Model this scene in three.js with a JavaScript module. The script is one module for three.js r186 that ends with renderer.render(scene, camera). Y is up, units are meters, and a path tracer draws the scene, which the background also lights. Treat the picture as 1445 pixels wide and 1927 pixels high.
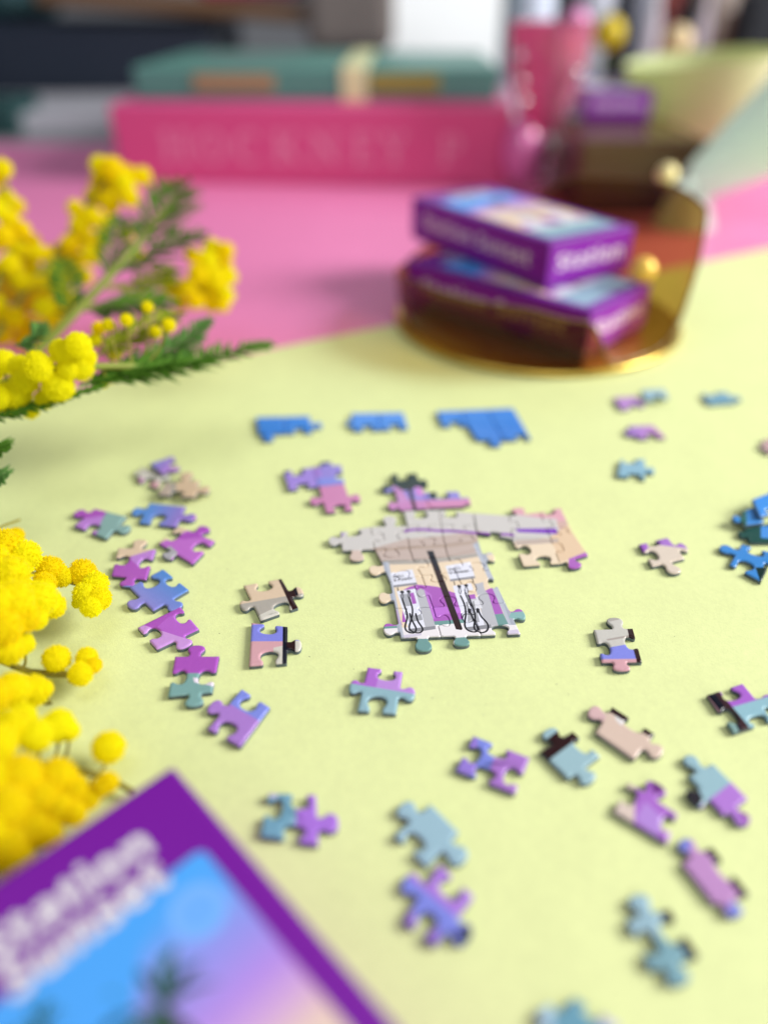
import * as THREE from 'three';
import { RoundedBoxGeometry } from 'three/addons/geometries/RoundedBoxGeometry.js';
import { mergeGeometries } from 'three/addons/utils/BufferGeometryUtils.js';
import { RectAreaLightUniformsLib } from 'three/addons/lights/RectAreaLightUniformsLib.js';

// ---------- camera, light, exposure ----------
const scene = new THREE.Scene();
const FOC = 1430, W = 1445, H = 1927, EYE = 0.2, HORIZON = -20;          // the photograph's lens, in its own pixels
const PITCH = Math.atan((H / 2 - HORIZON) / FOC);
const camera = new THREE.PerspectiveCamera(2 * Math.atan(H / 2 / FOC) * 180 / Math.PI, W / H, 0.01, 30);
camera.position.set(0, EYE, 0);
camera.rotation.x = -PITCH;
camera.focus = 0.287;
camera.userData.fStop = 2.1;
scene.add(camera);
const renderer = new THREE.WebGLRenderer({ antialias: true });
renderer.toneMapping = THREE.LinearToneMapping;
renderer.toneMappingExposure = 1.02;
renderer.shadowMap.enabled = true;
RectAreaLightUniformsLib.init();
scene.background = new THREE.Color(0.125, 0.13, 0.142);                  // light of the room's pale walls
function windowOrFill(x, y, z, w, h, power, tx, ty, tz, color) {
  const l = new THREE.RectAreaLight(color, power, w, h);
  l.name = 'window_or_fill'; l.position.set(x, y, z); l.lookAt(tx, ty, tz); scene.add(l);
}
windowOrFill(2.3, 1.35, -0.5, 1.1, 1.15, 27.5, 0.05, 0, -0.35, new THREE.Color(1, 0.985, 0.95));
windowOrFill(0.35, 1.0, 1.5, 1.3, 0.8, 3.4, 0, 0, -0.5, new THREE.Color(1, 0.99, 0.96));  // added fill, no window: brightens surfaces that face the camera
windowOrFill(-0.3, 1.25, -0.3, 0.8, 0.5, 2.6, -0.2, 0.05, -1.25, new THREE.Color(0.97, 0.98, 1));  // added overhead fill for the back of the table and the mimosa
windowOrFill(0.5, 1.5, -2.6, 1.6, 1.0, 1.2, 0, 0, -0.7, new THREE.Color(0.9, 0.95, 1));  // added light from behind that lifts the pink sheet, no window

// ---------- helpers ----------
let seed = 7;
const rnd = (a = 0, b = 1) => { seed = (seed * 1664525 + 1013904223) >>> 0; return a + (b - a) * seed / 4294967296; };
const S = Math.sin(PITCH), C = Math.cos(PITCH);
const ray = (px, py) => { const u = (px - W / 2) / FOC, v = (py - H / 2) / FOC; return new THREE.Vector3(u, -S - v * C, -C + v * S); };
const at = (px, py, h = 0) => { const d = ray(px, py); return d.multiplyScalar((EYE - h) / -d.y).add(new THREE.Vector3(0, EYE, 0)); };  // where a sight line meets the height h
const deep = (px, py, z) => ray(px, py).multiplyScalar(z).add(new THREE.Vector3(0, EYE, 0));                                           // where it is z metres away
const V2 = (x, y) => new THREE.Vector2(x, y), V3 = (x, y, z) => new THREE.Vector3(x, y, z);
const flat = (px, py, h) => { const p = at(px, py, h); return V2(p.x, p.z); };
const names = {};
const numbered = (n) => { const k = names[n] = (names[n] ?? -1) + 1; return k ? n + '_' + String(k).padStart(3, '0') : n; };
function shade(o) { o.traverse((m) => { if (m.isMesh) { m.castShadow = true; m.receiveShadow = true; } }); return o; }
function tag(o, label, category, group, kind) {
  o.userData.label = label; if (category) o.userData.category = category;
  if (group) o.userData.group = group; if (kind) o.userData.kind = kind;
  return o;
}
function thing(name, label, category, x = 0, y = 0, z = 0, turn = 0, group) {
  const g = new THREE.Group(); g.name = numbered(name); g.position.set(x, y, z); g.rotation.y = turn; scene.add(g);
  return tag(g, label, category, group);
}
function part(name, geo, mat, parent) { const m = new THREE.Mesh(geo, mat); m.name = name; m.castShadow = m.receiveShadow = true; (parent ?? scene).add(m); return m; }
const mat = (color, roughness = 0.6, more = {}) => new THREE.MeshPhysicalMaterial({ color, roughness, ...more });
function canvasTexture(w, h, draw, srgb = true) {
  const c = document.createElement('canvas'); c.width = w; c.height = h;
  const g = c.getContext('2d'); draw(g, w, h);
  const t = new THREE.CanvasTexture(c); if (srgb) t.colorSpace = THREE.SRGBColorSpace; t.anisotropy = 8;
  return t;
}
function noiseTexture(n, lo, hi, octaves, srgb) {                       // tiling value noise
  const a = new Float32Array(n * n); let amp = 1, sum = 0;
  for (const cells of octaves) {
    const g = Array.from({ length: cells * cells }, () => rnd());
    for (let y = 0; y < n; y++) for (let x = 0; x < n; x++) {
      const fx = x / n * cells, fy = y / n * cells, x0 = fx | 0, y0 = fy | 0, x1 = (x0 + 1) % cells, y1 = (y0 + 1) % cells;
      let u = fx - x0, v = fy - y0; u = u * u * (3 - 2 * u); v = v * v * (3 - 2 * v);
      a[y * n + x] += amp * ((g[y0 * cells + x0] * (1 - u) + g[y0 * cells + x1] * u) * (1 - v) + (g[y1 * cells + x0] * (1 - u) + g[y1 * cells + x1] * u) * v);
    }
    sum += amp; amp *= 0.8;
  }
  const d = new Uint8Array(n * n * 4);
  for (let i = 0; i < n * n; i++) { const k = lo + (hi - lo) * a[i] / sum; d[4 * i] = d[4 * i + 1] = d[4 * i + 2] = k * 255; d[4 * i + 3] = 255; }
  const t = new THREE.DataTexture(d, n, n); t.wrapS = t.wrapT = THREE.RepeatWrapping; t.magFilter = THREE.LinearFilter; t.minFilter = THREE.LinearFilter;
  if (srgb) t.colorSpace = THREE.SRGBColorSpace; t.needsUpdate = true;
  return t;
}

// ---------- the surface: desk, pink sheet, yellow sheet ----------
const paperGrain = noiseTexture(1024, 0, 1, [512, 256, 90], false);
const paperTone = noiseTexture(1024, 0.9, 1, [512, 200, 60, 9, 4], true);
function sheet(name, pts, y, thick, material) {
  const s = new THREE.Shape(pts.map(([x, z]) => V2(x, -z)));
  const g = new THREE.ExtrudeGeometry(s, { depth: thick, bevelEnabled: false });
  g.rotateX(-Math.PI / 2); g.translate(0, y, 0);
  const p = g.attributes.position, uv = g.attributes.uv;
  for (let i = 0; i < p.count; i++) uv.setXY(i, p.getX(i) / 0.12, p.getZ(i) / 0.12);
  return part(name, g, material);
}
tag(sheet('desk', [[-2.4, 0.5], [2.4, 0.5], [2.4, -3.4], [-2.4, -3.4]], -0.04, 0.0386, mat(new THREE.Color(0.33, 0.34, 0.37), 0.5)), 'grey desk top running back behind the coloured sheets', null, null, 'structure');
const pinkMat = mat(new THREE.Color(0.94, 0.27, 0.56), 0.42, { map: paperTone, bumpMap: paperGrain, bumpScale: 0.00002 });
const yellowMat = mat(new THREE.Color(0.82, 0.89, 0.42), 0.6, { map: paperTone, bumpMap: paperGrain, bumpScale: 0.00007 });
tag(sheet('paper_sheet', [[-0.9, 0.3], [0.9, 0.3], [0.72, -1.27], [-0.9, -1.33]], -0.0012, 0.0006, pinkMat), 'large pink paper sheet under the book, running behind the yellow sheet', 'paper sheet');
const edge = (x) => -0.4866 + (x + 0.0728) * -0.553;
tag(sheet('paper_sheet_001', [[-0.8, 0.28], [0.7, 0.28], [0.7, edge(0.7)], [-0.45, edge(-0.45)], [-0.8, edge(-0.8)]], -0.0003, 0.0003, yellowMat), 'pale yellow paper sheet that the puzzle pieces lie on', 'paper sheet');

// ---------- jigsaw pieces ----------
const MM = 0.001, THICK = 2.1 * MM, PRINT = 1.5 * MM;
const CELL = 30 * MM, GRID = 8, ATLAS = 2048;
const bez = (out, a, b, c, d, n) => { for (let i = 1; i <= n; i++) { const t = i / n, s = 1 - t; out.push(V2(s * s * s * a.x + 3 * s * s * t * b.x + 3 * s * t * t * c.x + t * t * t * d.x, s * s * s * a.y + 3 * s * s * t * b.y + 3 * s * t * t * c.y + t * t * t * d.y)); } };
function side(A, B, T) {                                                // the cut from corner A to corner B with a knob that reaches T; A is left out, B included
  const u = B.clone().sub(A), L = u.length(); u.divideScalar(L);
  const out = [], line = (a, b, n) => { for (let i = 1; i <= n; i++) out.push(a.clone().lerp(b, i / n)); };
  if (!T) { line(A, B, 6); return out; }
  let n = V2(-u.y, u.x); const r = T.clone().sub(A); if (r.dot(n) < 0) n.negate();
  const d = r.dot(n), k = Math.min(1, L / (13 * MM)) , nk = Math.min(2.1 * MM * k + Math.max(0, 4.8 * MM - d) * 0.6, 0.7 * d), w = Math.min(3.15 * MM * k, 0.95 * d), f = 0.85 * MM * k;
  const c = Math.min(Math.max(r.dot(u), w + 1.3 * MM * k), L - w - 1.3 * MM * k);
  const P = (s, h) => A.clone().addScaledVector(u, s).addScaledVector(n, h);
  const half = (sg) => {                                                // from the shoulder up to the top of the knob
    const o = [], X = (s, h) => P(c + sg * s, h);
    bez(o, X(-nk - f, 0), X(-nk - 0.3 * f, -0.06 * f), X(-nk + 0.12 * f, 0.25 * f), X(-nk, 0.24 * d), 5);
    bez(o, X(-nk, 0.24 * d), X(-nk - 0.1 * f, 0.36 * d), X(-w, 0.42 * d), X(-w, 0.65 * d), 5);
    bez(o, X(-w, 0.65 * d), X(-w, 0.88 * d), X(-w * 0.55, d), X(0, d), 6);
    return [X(-nk - f, 0), o];
  };
  const [s0, h0] = half(1), [s1, h1] = half(-1);
  line(A, s0, 4); out.push(...h0); h1.pop(); out.push(...h1.reverse(), s1); line(s1, B, 4);
  return out;
}
function outline(corners, tips) {
  const o = []; corners.forEach((A, i) => o.push(...side(A, corners[(i + 1) % corners.length], tips[i])));
  if (THREE.ShapeUtils.area(o) < 0) o.reverse();
  return o.filter((p, i) => p.distanceTo(o[(i + 1) % o.length]) > 0.02 * MM);
}
function inset(o, by) {                                                 // the outline drawn in by a distance, less where it would fold over itself
  const n = o.length, dir = o.map((p, i) => {
    const a = o[(i + n - 1) % n], b = o[(i + 1) % n], e = p.clone().sub(a).normalize(), g = b.clone().sub(p).normalize();
    const m = V2(-e.y - g.y, e.x + g.x), l = m.length() || 1; m.divideScalar(l);
    return m.multiplyScalar(1 / Math.max(0.6, m.dot(V2(-e.y, e.x))));
  }), k = new Float64Array(n).fill(by);
  for (let pass = 0; pass < 40; pass++) {
    let bad = 0;
    for (let i = 0; i < n; i++) {
      const j = (i + 1) % n, e = o[j].clone().sub(o[i]), q = e.clone().addScaledVector(dir[j], k[j]).addScaledVector(dir[i], -k[i]);
      if (q.dot(e) < 0.12 * e.lengthSq()) { k[i] *= 0.85; k[j] *= 0.85; bad++; }
    }
    if (!bad) break;
    const c = Float64Array.from(k); for (let i = 0; i < n; i++) k[i] = Math.min(c[i], (c[(i + n - 1) % n] + 2 * c[i] + c[(i + 1) % n]) / 4);
  }
  return o.map((p, i) => p.clone().addScaledVector(dir[i], k[i]));
}
function rings(list, close) {                                           // list of [outline, height], joined by walls; the last one capped when close
  const pos = [], nor = [], idx = [], n = list[0][0].length;
  list.forEach(([o, y]) => o.forEach((p) => pos.push(p.x, y, p.y)));
  for (let r = 0; r + 1 < list.length; r++) for (let i = 0; i < n; i++) { const a = r * n + i, b = r * n + (i + 1) % n; idx.push(a, a + n, b, b, a + n, b + n); }
  if (close) { const top = list[list.length - 1][0], base = (list.length - 1) * n; for (const [a, b, c] of THREE.ShapeUtils.triangulateShape(top, [])) idx.push(base + a, base + c, base + b); }
  const g = new THREE.BufferGeometry(); g.setAttribute('position', new THREE.Float32BufferAttribute(pos, 3)); g.setIndex(idx); g.computeVertexNormals();
  return g;
}
function pieceGeometry(o, bevel, cut) {
  const o0 = inset(o, cut), steps = 6, top = [];
  for (let i = 0; i <= steps; i++) { const a = i / steps * Math.PI / 2; top.push([inset(o0, bevel * (1 - Math.cos(a))), PRINT + (THICK - PRINT) * Math.sin(a)]); }
  top.push([inset(o0, bevel * 1.2), THICK + 0.008 * MM]);
  const face = rings(top, true), board = rings([[inset(o0, 0.12 * MM), 0.02 * MM], [o0, 0.2 * MM], [inset(o0, 0.03 * MM), 0.9 * MM], [inset(o0, 0.015 * MM), PRINT]], false);
  const c = [], p = board.attributes.position; let k = 1;
  for (let i = 0; i < p.count; i++) { if (i % 3 === 0) k = rnd(0.72, 1.25); const v = k * rnd(0.85, 1.1); c.push(0.12 * v, 0.155 * v, 0.175 * v); }
  board.setAttribute('color', new THREE.Float32BufferAttribute(c, 3));
  return [face, board];
}
const boardMat = new THREE.MeshStandardMaterial({ vertexColors: true, roughness: 0.95 });
const P = '#a653b8', LP = '#b67fd0', VL = '#8286d6', BL = '#5a8bd0', TE = '#8eb2be', TG = '#86a8a6', BE = '#d6bfa6', CR = '#cdc9c0', GR = '#a8a29c', PK = '#cf9fa8', BR = '#2a1113', NV = '#090c1c', SK = '#3d86cf', DG = '#0b2925', WH = '#e6e1e6';

// colour areas: [colour, x, y, x, y, ...] is a polygon; ['h', colour, x1, y1, x2, y2] all that lies to the right of a line; ['g', c1, c2, x1, y1, x2, y2] a blend
function paint(g, areas, h, map) {
  const to = (x, y) => map(flat(x, y, h));
  for (const a of areas) {
    if (a === areas[0] && a[0] === 'h') { g.fillStyle = a[1]; g.fillRect(-4000, -4000, 9000, 9000); continue; }
    if (a[0] === 'g') {
      const p = to(a[3], a[4]), q = to(a[5], a[6]), gr = g.createLinearGradient(p[0], p[1], q[0], q[1]);
      gr.addColorStop(0, a[1]); gr.addColorStop(1, a[2]); g.fillStyle = gr; g.fillRect(-4000, -4000, 9000, 9000); continue;
    }
    if (a[0] === 'l') {                                                 // a drawn line: ['l', colour, width in mm, x, y, ...]
      g.strokeStyle = a[1]; g.lineWidth = a[2] * 44; g.lineCap = g.lineJoin = 'round'; g.beginPath();
      const q = []; for (let i = 3; i < a.length; i += 2) q.push(to(a[i], a[i + 1]));
      g.moveTo(...q[0]); for (let i = 1; i < q.length - 1; i++) g.quadraticCurveTo(...q[i], (q[i][0] + q[i + 1][0]) / 2, (q[i][1] + q[i + 1][1]) / 2); g.lineTo(...q[q.length - 1]); g.stroke(); continue;
    }
    let v = a.slice(1), col = a[0];
    if (a[0] === 'h') {
      col = a[1]; const [x1, y1, x2, y2] = a.slice(2), l = Math.hypot(x2 - x1, y2 - y1), ex = (x2 - x1) / l * 140, ey = (y2 - y1) / l * 140;
      v = [x1 - ex, y1 - ey, x2 + ex, y2 + ey, x2 + ex - ey, y2 + ey + ex, x1 - ex - ey, y1 - ey + ex];
    }
    g.fillStyle = col; g.beginPath();
    for (let i = 0; i < v.length; i += 2) { const q = to(v[i], v[i + 1]); i ? g.lineTo(...q) : g.moveTo(...q); }
    g.closePath(); g.fill();
  }
}
function grain(g, w, h, by) { const d = g.getImageData(0, 0, w, h); for (let i = 0; i < d.data.length; i += 4) { const k = rnd(-by, by) + rnd(-by, by); d.data[i] += k; d.data[i + 1] += k; d.data[i + 2] += k; } g.putImageData(d, 0, 0); }

const LOOSE = [];
const loose = (label, corners, tips, areas, lift = 0) => LOOSE.push({ label, corners, tips, areas, lift });
// left of the photograph
loose('violet piece at the back of three heaped pieces near the flowers', [282, 874, 326, 859, 339, 884, 305, 893], [0, [321, 876], [317, 887], 0], [['g', VL, LP, 290, 870, 335, 880]], 2.2);
loose('pink piece with two white feet, left of the three heaped pieces near the flowers', [264, 881, 309, 888, 297, 920, 260, 907], [0, [320, 897], [285, 901], [254, 892]], [[PK], ['h', PK, 200, 850, 400, 850], ['h', '#c084b4', 280, 885, 285, 920], ['h', CR, 330, 915, 240, 896]], 0);
loose('tan piece with a grey band, in front of the small heap near the flowers', [310, 910, 376, 905, 368, 937, 297, 932], [[352, 889], [395, 922], [336, 925], 0], [['h', '#cbb296', 200, 850, 400, 850], ['h', '#b3a396', 328, 890, 326, 940], ['#a09b93', 322, 905, 330, 905, 334, 940, 324, 940]], 2.2);
loose('half purple half grey-green piece, farthest left on the yellow sheet', [179, 958, 239, 973, 200, 1015, 140, 991], [0, [244, 998], [183, 989], [142, 965]], [['h', TG, 100, 900, 400, 900], ['h', P, 206, 958, 178, 1006], [LP, 120, 985, 196, 972, 178, 1020, 130, 1020]]);
loose('blue to violet border piece with a straight back edge, behind the purple and beige piece', [282, 948, 350, 954.6, 332, 993, 262, 985], [0, [369, 975], [304, 969], [249, 963]], [['g', BL, '#9078c4', 275, 970, 340, 975]]);
loose('purple piece with two beige arms and a grey knob, below the blue border piece', [298, 1023.5, 337, 991, 405, 1019.5, 363, 1063], [[335, 1013], [390, 992], [366, 1028], [310, 1051]], [['h', '#b86cc6', 200, 900, 400, 900], [BE, 290, 1030, 328, 1012, 372, 992, 330, 980, 280, 1000], [P, 331, 1014, 385, 990, 400, 985, 410, 1010, 345, 1017], ['#a8a6ae', 300, 1036, 322, 1030, 336, 1042, 312, 1062, 298, 1055]]);
loose('purple piece with a beige top and beige knob, left of the blue star piece', [222.8, 1032, 294.4, 1035, 276, 1092, 210, 1085], [[267, 1016], [263, 1061], [236, 1105], [243, 1055]], [['h', '#a958ba', 100, 900, 400, 900], [LP, 250, 1048, 300, 1030, 300, 1060, 262, 1068, 246, 1054], [BE, 200, 1051, 241, 1051, 296, 1034, 300, 1000, 200, 1000]]);
loose('blue and violet star-shaped piece touching the all-purple piece below it', [307.6, 1071.8, 356, 1111, 288.6, 1151, 244, 1106.5], [[316, 1101], [337, 1147], [242, 1143], [292.5, 1104]], [['g', '#8f84d0', '#4d87cc', 255, 1135, 335, 1085]]);
loose('all-purple piece with one straight edge tucked under the blue star piece', [340, 1142.5, 375.3, 1185, 296, 1223.5, 259.4, 1182.4], [[334, 1168], [352, 1219], [300.5, 1188], 0], [['h', '#b062c6', 200, 1000, 400, 1000], [P, 255, 1180, 345, 1140, 360, 1150, 318, 1163, 290, 1188], ['h', '#c593d8', 298, 1187, 326, 1196]]);
loose('purple over teal piece with a white stripe, in the left row', [329.7, 1236.5, 413.4, 1236, 399.7, 1304, 316, 1312.7], [[372.3, 1215], [374, 1276], [365, 1331], [351, 1275]], [['h', P, 200, 1100, 500, 1100], ['h', '#7aa3a2', 300, 1269, 420, 1269], ['#ddd2e2', 364, 1277, 402, 1281, 404, 1294, 366, 1286]]);
loose('lilac piece with violet-blue arms and a straight right edge, nearest of the left row', [455.3, 1297.4, 508.6, 1332.5, 452.3, 1407, 389.8, 1373.6], [[458, 1335], 0, [437, 1363], [395, 1327]], [['h', '#a87ccc', 300, 1200, 600, 1200], ['h', '#7e8add', 486, 1357, 428, 1324]]);
// middle
loose('beige and grey piece crossed by a dark brown stripe, behind the violet and pink piece', [458.2, 1103, 530.2, 1090, 561.3, 1144, 490.5, 1169], [[499, 1113], [570, 1112], [526, 1136], [452, 1143]], [['h', BE, 300, 1000, 600, 1000], ['h', '#aaa49c', 454, 1139, 536, 1124.5], ['h', CR, 490, 1159, 515, 1147], [CR, 538, 1132, 545, 1140, 560, 1170, 530, 1170], [BR, 520.5, 1085, 531, 1085, 563, 1146, 551, 1150], [BR, 535, 1110, 555, 1098, 562, 1122, 541, 1126], [NV, 551, 1104, 554, 1102, 561, 1122, 558, 1122]]);
loose('violet over pink piece with a dark right edge and a straight left edge', [473.5, 1173, 541.6, 1180.5, 540, 1249, 468.6, 1255], [[502, 1194], [568, 1215], [507, 1227], 0], [['h', PK, 300, 1000, 600, 1000], ['#7f83dc', 460, 1174, 560, 1174, 560, 1209, 460, 1209], ['#d09bb4', 460, 1160, 500, 1160, 500, 1176, 470, 1178], [CR, 515, 1221, 533, 1217, 532, 1260, 514, 1260], [NV, 533, 1170, 556, 1170, 556, 1265, 531.5, 1265], [BR, 540, 1206, 556, 1200, 556, 1226, 540, 1220], [CR, 556, 1190, 580, 1190, 580, 1240, 556, 1240], ['#9a95cc', 556, 1190, 580, 1190, 580, 1208, 556, 1208]]);
loose('purple over pale teal piece with four arms, in front of the assembled section', [691.5, 1256.6, 758, 1265.5, 745, 1345, 672, 1339], [[725, 1281], [781, 1308], [711, 1312], [657, 1292]], [['h', '#ab6bca', 500, 1000, 900, 1000], ['h', '#b88ad6', 706, 1300, 716, 1262], ['h', TE, 655, 1287.5, 785, 1309]]);
// right foreground
loose('violet and lilac piece with four notches and no knobs', [890, 1385.6, 996, 1427, 968, 1495.6, 856.6, 1451], [[931, 1425], [949, 1457], [916, 1447], [902, 1426]], [['h', '#7a86da', 700, 1200, 1000, 1200], ['h', '#a574c6', 914, 1470, 940, 1400], ['#9279d0', 880, 1380, 900, 1380, 895, 1460, 850, 1460]]);
loose('pale teal piece with a dark brown edge strip, beside the beige piece with dark corners', [1076.7, 1377.3, 1128.6, 1424, 1068.4, 1467.6, 1015.4, 1415.7], [[1087, 1410], [1113, 1472], 0, [1027, 1374]], [['h', '#98b8c2', 900, 1200, 1200, 1200], ['h', BR, 1091, 1388, 1034, 1431], ['h', '#98b8c2', 1052, 1375, 1015, 1403]]);
loose('beige piece with two dark-tipped arms, right of the pale teal piece with a brown edge', [1151, 1331, 1231, 1382, 1192, 1431, 1119, 1380], [[1186, 1373], [1244, 1421], 0, [1107, 1336]], [['h', '#d3bcae', 900, 1200, 1300, 1200], ['#dcd8d8', 1152, 1336, 1182, 1350, 1168, 1368, 1158, 1358], ['h', BR, 1226, 1392, 1143, 1340], ['#d0aeb0', 1095, 1325, 1124, 1330, 1140, 1352, 1120, 1375, 1095, 1370]]);
loose('purple and teal piece with broad dark stripes, cut by the right edge of the photo', [1329, 1309, 1396, 1287, 1454, 1357, 1379, 1381], [[1382, 1318], [1464, 1318], [1418, 1349], [1383, 1347]], [['h', '#8fb8c6', 1200, 1000, 1500, 1000], ['h', '#a563c8', 1450, 1311, 1382, 1331], ['h', '#3a2228', 1346, 1297, 1413, 1376], ['h', NV, 1340, 1303, 1403, 1385], ['h', '#b88aa0', 1330, 1309, 1352, 1338], ['#86a8a6', 1357, 1352, 1372, 1348, 1396, 1390, 1380, 1395, 1355, 1365]]);
loose('grey, blue and pink piece with dark brown right arms, alone on the right side', [1116, 1186, 1190, 1183.6, 1207.5, 1247, 1131.5, 1248], [[1153, 1163], [1176, 1211], [1171, 1264], [1146.5, 1222]], [['h', '#c3c0ba', 1000, 1000, 1300, 1000], ['#a59b96', 1140, 1205, 1184, 1197, 1184, 1201, 1142, 1208], [GR, 1140, 1160, 1168, 1160, 1164, 1168, 1146, 1172], ['h', '#7f85dc', 1119, 1225, 1183, 1214], ['h', PK, 1100, 1243, 1300, 1241], [BR, 1179, 1184, 1215, 1175, 1215, 1216, 1184, 1207], [BR, 1190, 1222, 1215, 1215, 1220, 1265, 1197, 1247]]);
loose('beige piece with three purple arms, alone right of the assembled section', [1201, 1026, 1255, 1012.5, 1288, 1052, 1226, 1068], [[1232, 1028], [1291, 1030], [1274, 1080], [1236, 1046]], [['h', '#d4c5b6', 1000, 900, 1300, 900], ['h', '#a06cc4', 1300, 1035, 1226, 1026], ['#9a58c0', 1195, 1015, 1228, 1022, 1212, 1040, 1195, 1045]]);
loose('pale purple piece with a beige end and a dark purple knob, between two teal pieces', [1181, 1472.7, 1274, 1533, 1254.6, 1589, 1153, 1528.7], [[1239, 1476], [1245, 1546], 0, [1194, 1506]], [['h', '#a66ac6', 1000, 1300, 1400, 1300], ['#b088d4', 1194, 1545, 1212, 1510, 1250, 1545, 1235, 1580], ['h', '#d8c6bc', 1196, 1470, 1192, 1552], ['#6d3780', 1222, 1470, 1245, 1470, 1250, 1492, 1228, 1496]]);
loose('piece half teal and half lilac with a black knob, near the right edge', [1340, 1437.4, 1406, 1504, 1360, 1537, 1294, 1462], [0, [1406, 1552], [1297, 1508], [1289, 1423]], [['h', '#96b8c4', 1000, 1300, 1500, 1300], ['h', '#ae7ad0', 1334, 1506, 1376, 1473], ['#8a4aa0', 1384, 1522, 1400, 1512, 1420, 1545, 1405, 1558], ['#2c2830', 1285, 1490, 1312, 1488, 1322, 1506, 1305, 1530, 1285, 1525]]);
loose('mauve-pink piece with two dark strips and blue knobs, right foreground', [1337.6, 1594, 1409, 1684, 1342, 1703, 1280.5, 1625], [[1352, 1642], [1385, 1726], 0, [1282, 1581]], [['h', '#bb8cc2', 1000, 1400, 1500, 1400], ['h', '#2c1822', 1397, 1695, 1325, 1603], ['#7d84d4', 1265, 1570, 1297, 1580, 1298, 1604, 1275, 1606], ['#7d84d4', 1365, 1706, 1392, 1696, 1410, 1730, 1370, 1740]]);
loose('teal piece with two dark-tipped arms in the bottom right foreground', [1176, 1732, 1258, 1711, 1315, 1801, 1223.5, 1829], [[1195, 1684], [1246, 1760], [1282, 1854], [1231, 1771]], [['h', '#98b8c6', 1000, 1500, 1500, 1500], ['h', '#7ea6b2', 1200, 1790, 1270, 1740], ['h', '#2c1822', 1298, 1812, 1242, 1721]]);
loose('plain pale teal piece with one straight edge, behind the violet and blue star piece', [810, 1514, 863, 1567, 802, 1633, 741, 1574], [0, [874, 1621], [789, 1577], [754, 1515]], [['h', '#98b9c8', 600, 1300, 1000, 1300]]);
loose('violet and blue star piece with one dark knob, front middle', [826, 1626, 891, 1688, 818, 1782, 757, 1736], [[835, 1685], [882, 1768], [812, 1722], [759, 1656]], [['h', '#7e88dc', 600, 1300, 1000, 1300], ['h', '#a67ad2', 860, 1728, 792, 1672], ['#8f6cc4', 750, 1725, 775, 1705, 790, 1750, 825, 1745, 830, 1790, 760, 1790], ['#343a5c', 860, 1750, 890, 1740, 900, 1775, 862, 1775]]);
loose('piece half teal and half bright purple, next to the large purple box', [505, 1493, 594.5, 1497, 599, 1592.7, 489, 1575], [[560, 1523], [637, 1548], [556, 1555], [531, 1524]], [['h', '#72a3b8', 400, 1300, 700, 1300], ['#90bbd0', 528, 1590, 552, 1540, 560, 1480, 640, 1480, 640, 1600], ['#a874d8', 559, 1470, 700, 1470, 700, 1610, 556, 1610], ['#c3bbd4', 505, 1488, 528, 1486, 522, 1502, 507, 1504]]);
loose('teal piece with a lilac corner, cut by the bottom edge of the photo', [1080, 1877, 1166, 1930, 1085, 2000, 1003, 1946], [[1110, 1916], [1140, 1990], [1046, 1950], [1018, 1898]], [['h', '#6a9cb0', 900, 1700, 1300, 1700], ['#a9c8d8', 980, 1880, 1042, 1890, 1040, 1950, 980, 1960], ['#c9c4dc', 1110, 1890, 1200, 1890, 1200, 1960, 1125, 1930]]);
// far right
loose('teal piece with notches, alone between the assembled section and the far right pieces', [1166, 866, 1213, 865, 1213, 903, 1160, 897], [[1184, 873], [1231, 887], [1192, 893], 0], [['h', '#80acc2', 1000, 700, 1400, 700]]);
loose('lilac to mauve piece seen almost edge on, far right behind the lone teal piece', [1180, 803, 1228, 801, 1252, 824, 1200, 826], [0, 0, [1221, 816], [1176, 816]], [['g', '#a274ca', '#bb7fc0', 1190, 812, 1240, 815]]);
loose('lilac piece farthest back, touching a pale blue piece', [1153, 749, 1196, 747, 1214, 763, 1168, 772], [0, 0, [1187, 762], 0], [['h', '#b283cc', 1000, 600, 1400, 600]]);
loose('pale blue piece farthest back, touching a lilac piece', [1205, 735, 1249, 733, 1257, 750, 1213, 754], [0, 0, [1232, 745], 0], [['h', '#96bacd', 1000, 600, 1400, 600]], 2.2);
loose('teal-blue piece by itself at the far right back', [1319, 742, 1366, 738, 1384, 758, 1332, 762], [[1341, 745], [1392, 750], 0, 0], [['h', '#6f9fb8', 1000, 600, 1500, 600]]);
loose('pinkish tan piece half out of frame at the right edge', [1433, 828, 1474, 826, 1484, 850, 1441, 854], [0, 0, [1462, 842], [1428, 841]], [['h', '#c8a8a8', 1000, 600, 1500, 600]]);
loose('bright blue piece with a dark green corner, nearest of the right-edge blue heap', [1394, 1025, 1457, 1043, 1431, 1096, 1371, 1064], [[1419, 1046], [1436, 1064], [1404, 1058], [1353, 1030]], [['h', SK, 1200, 900, 1500, 900], [DG, 1420, 1070, 1450, 1070, 1440, 1110, 1428, 1094]]);
loose('dark green and blue piece at the bottom of the blue heap at the right edge', [1398, 996, 1450, 985, 1454, 1022, 1408, 1022], [0, 0, 0, [1388, 1006]], [['h', '#1f4c46', 1200, 800, 1500, 800], ['#4d90de', 1430, 992, 1470, 992, 1470, 1018, 1430, 1014]]);
loose('blue piece with a green tip, leftmost of the right-edge blue heap', [1393, 964, 1430, 950, 1436, 984, 1398, 990], [0, 0, 0, [1377, 976]], [['h', SK, 1200, 800, 1500, 800], ['#2f6660', 1390, 955, 1403, 955, 1404, 1000, 1392, 1000]], 2.2);
loose('bright blue piece on top at the back of the blue heap at the right edge', [1414, 941, 1452, 926, 1470, 962, 1428, 974], [0, 0, [1446, 958], 0], [['h', '#4190e4', 1200, 800, 1500, 800]], 4.4);
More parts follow.
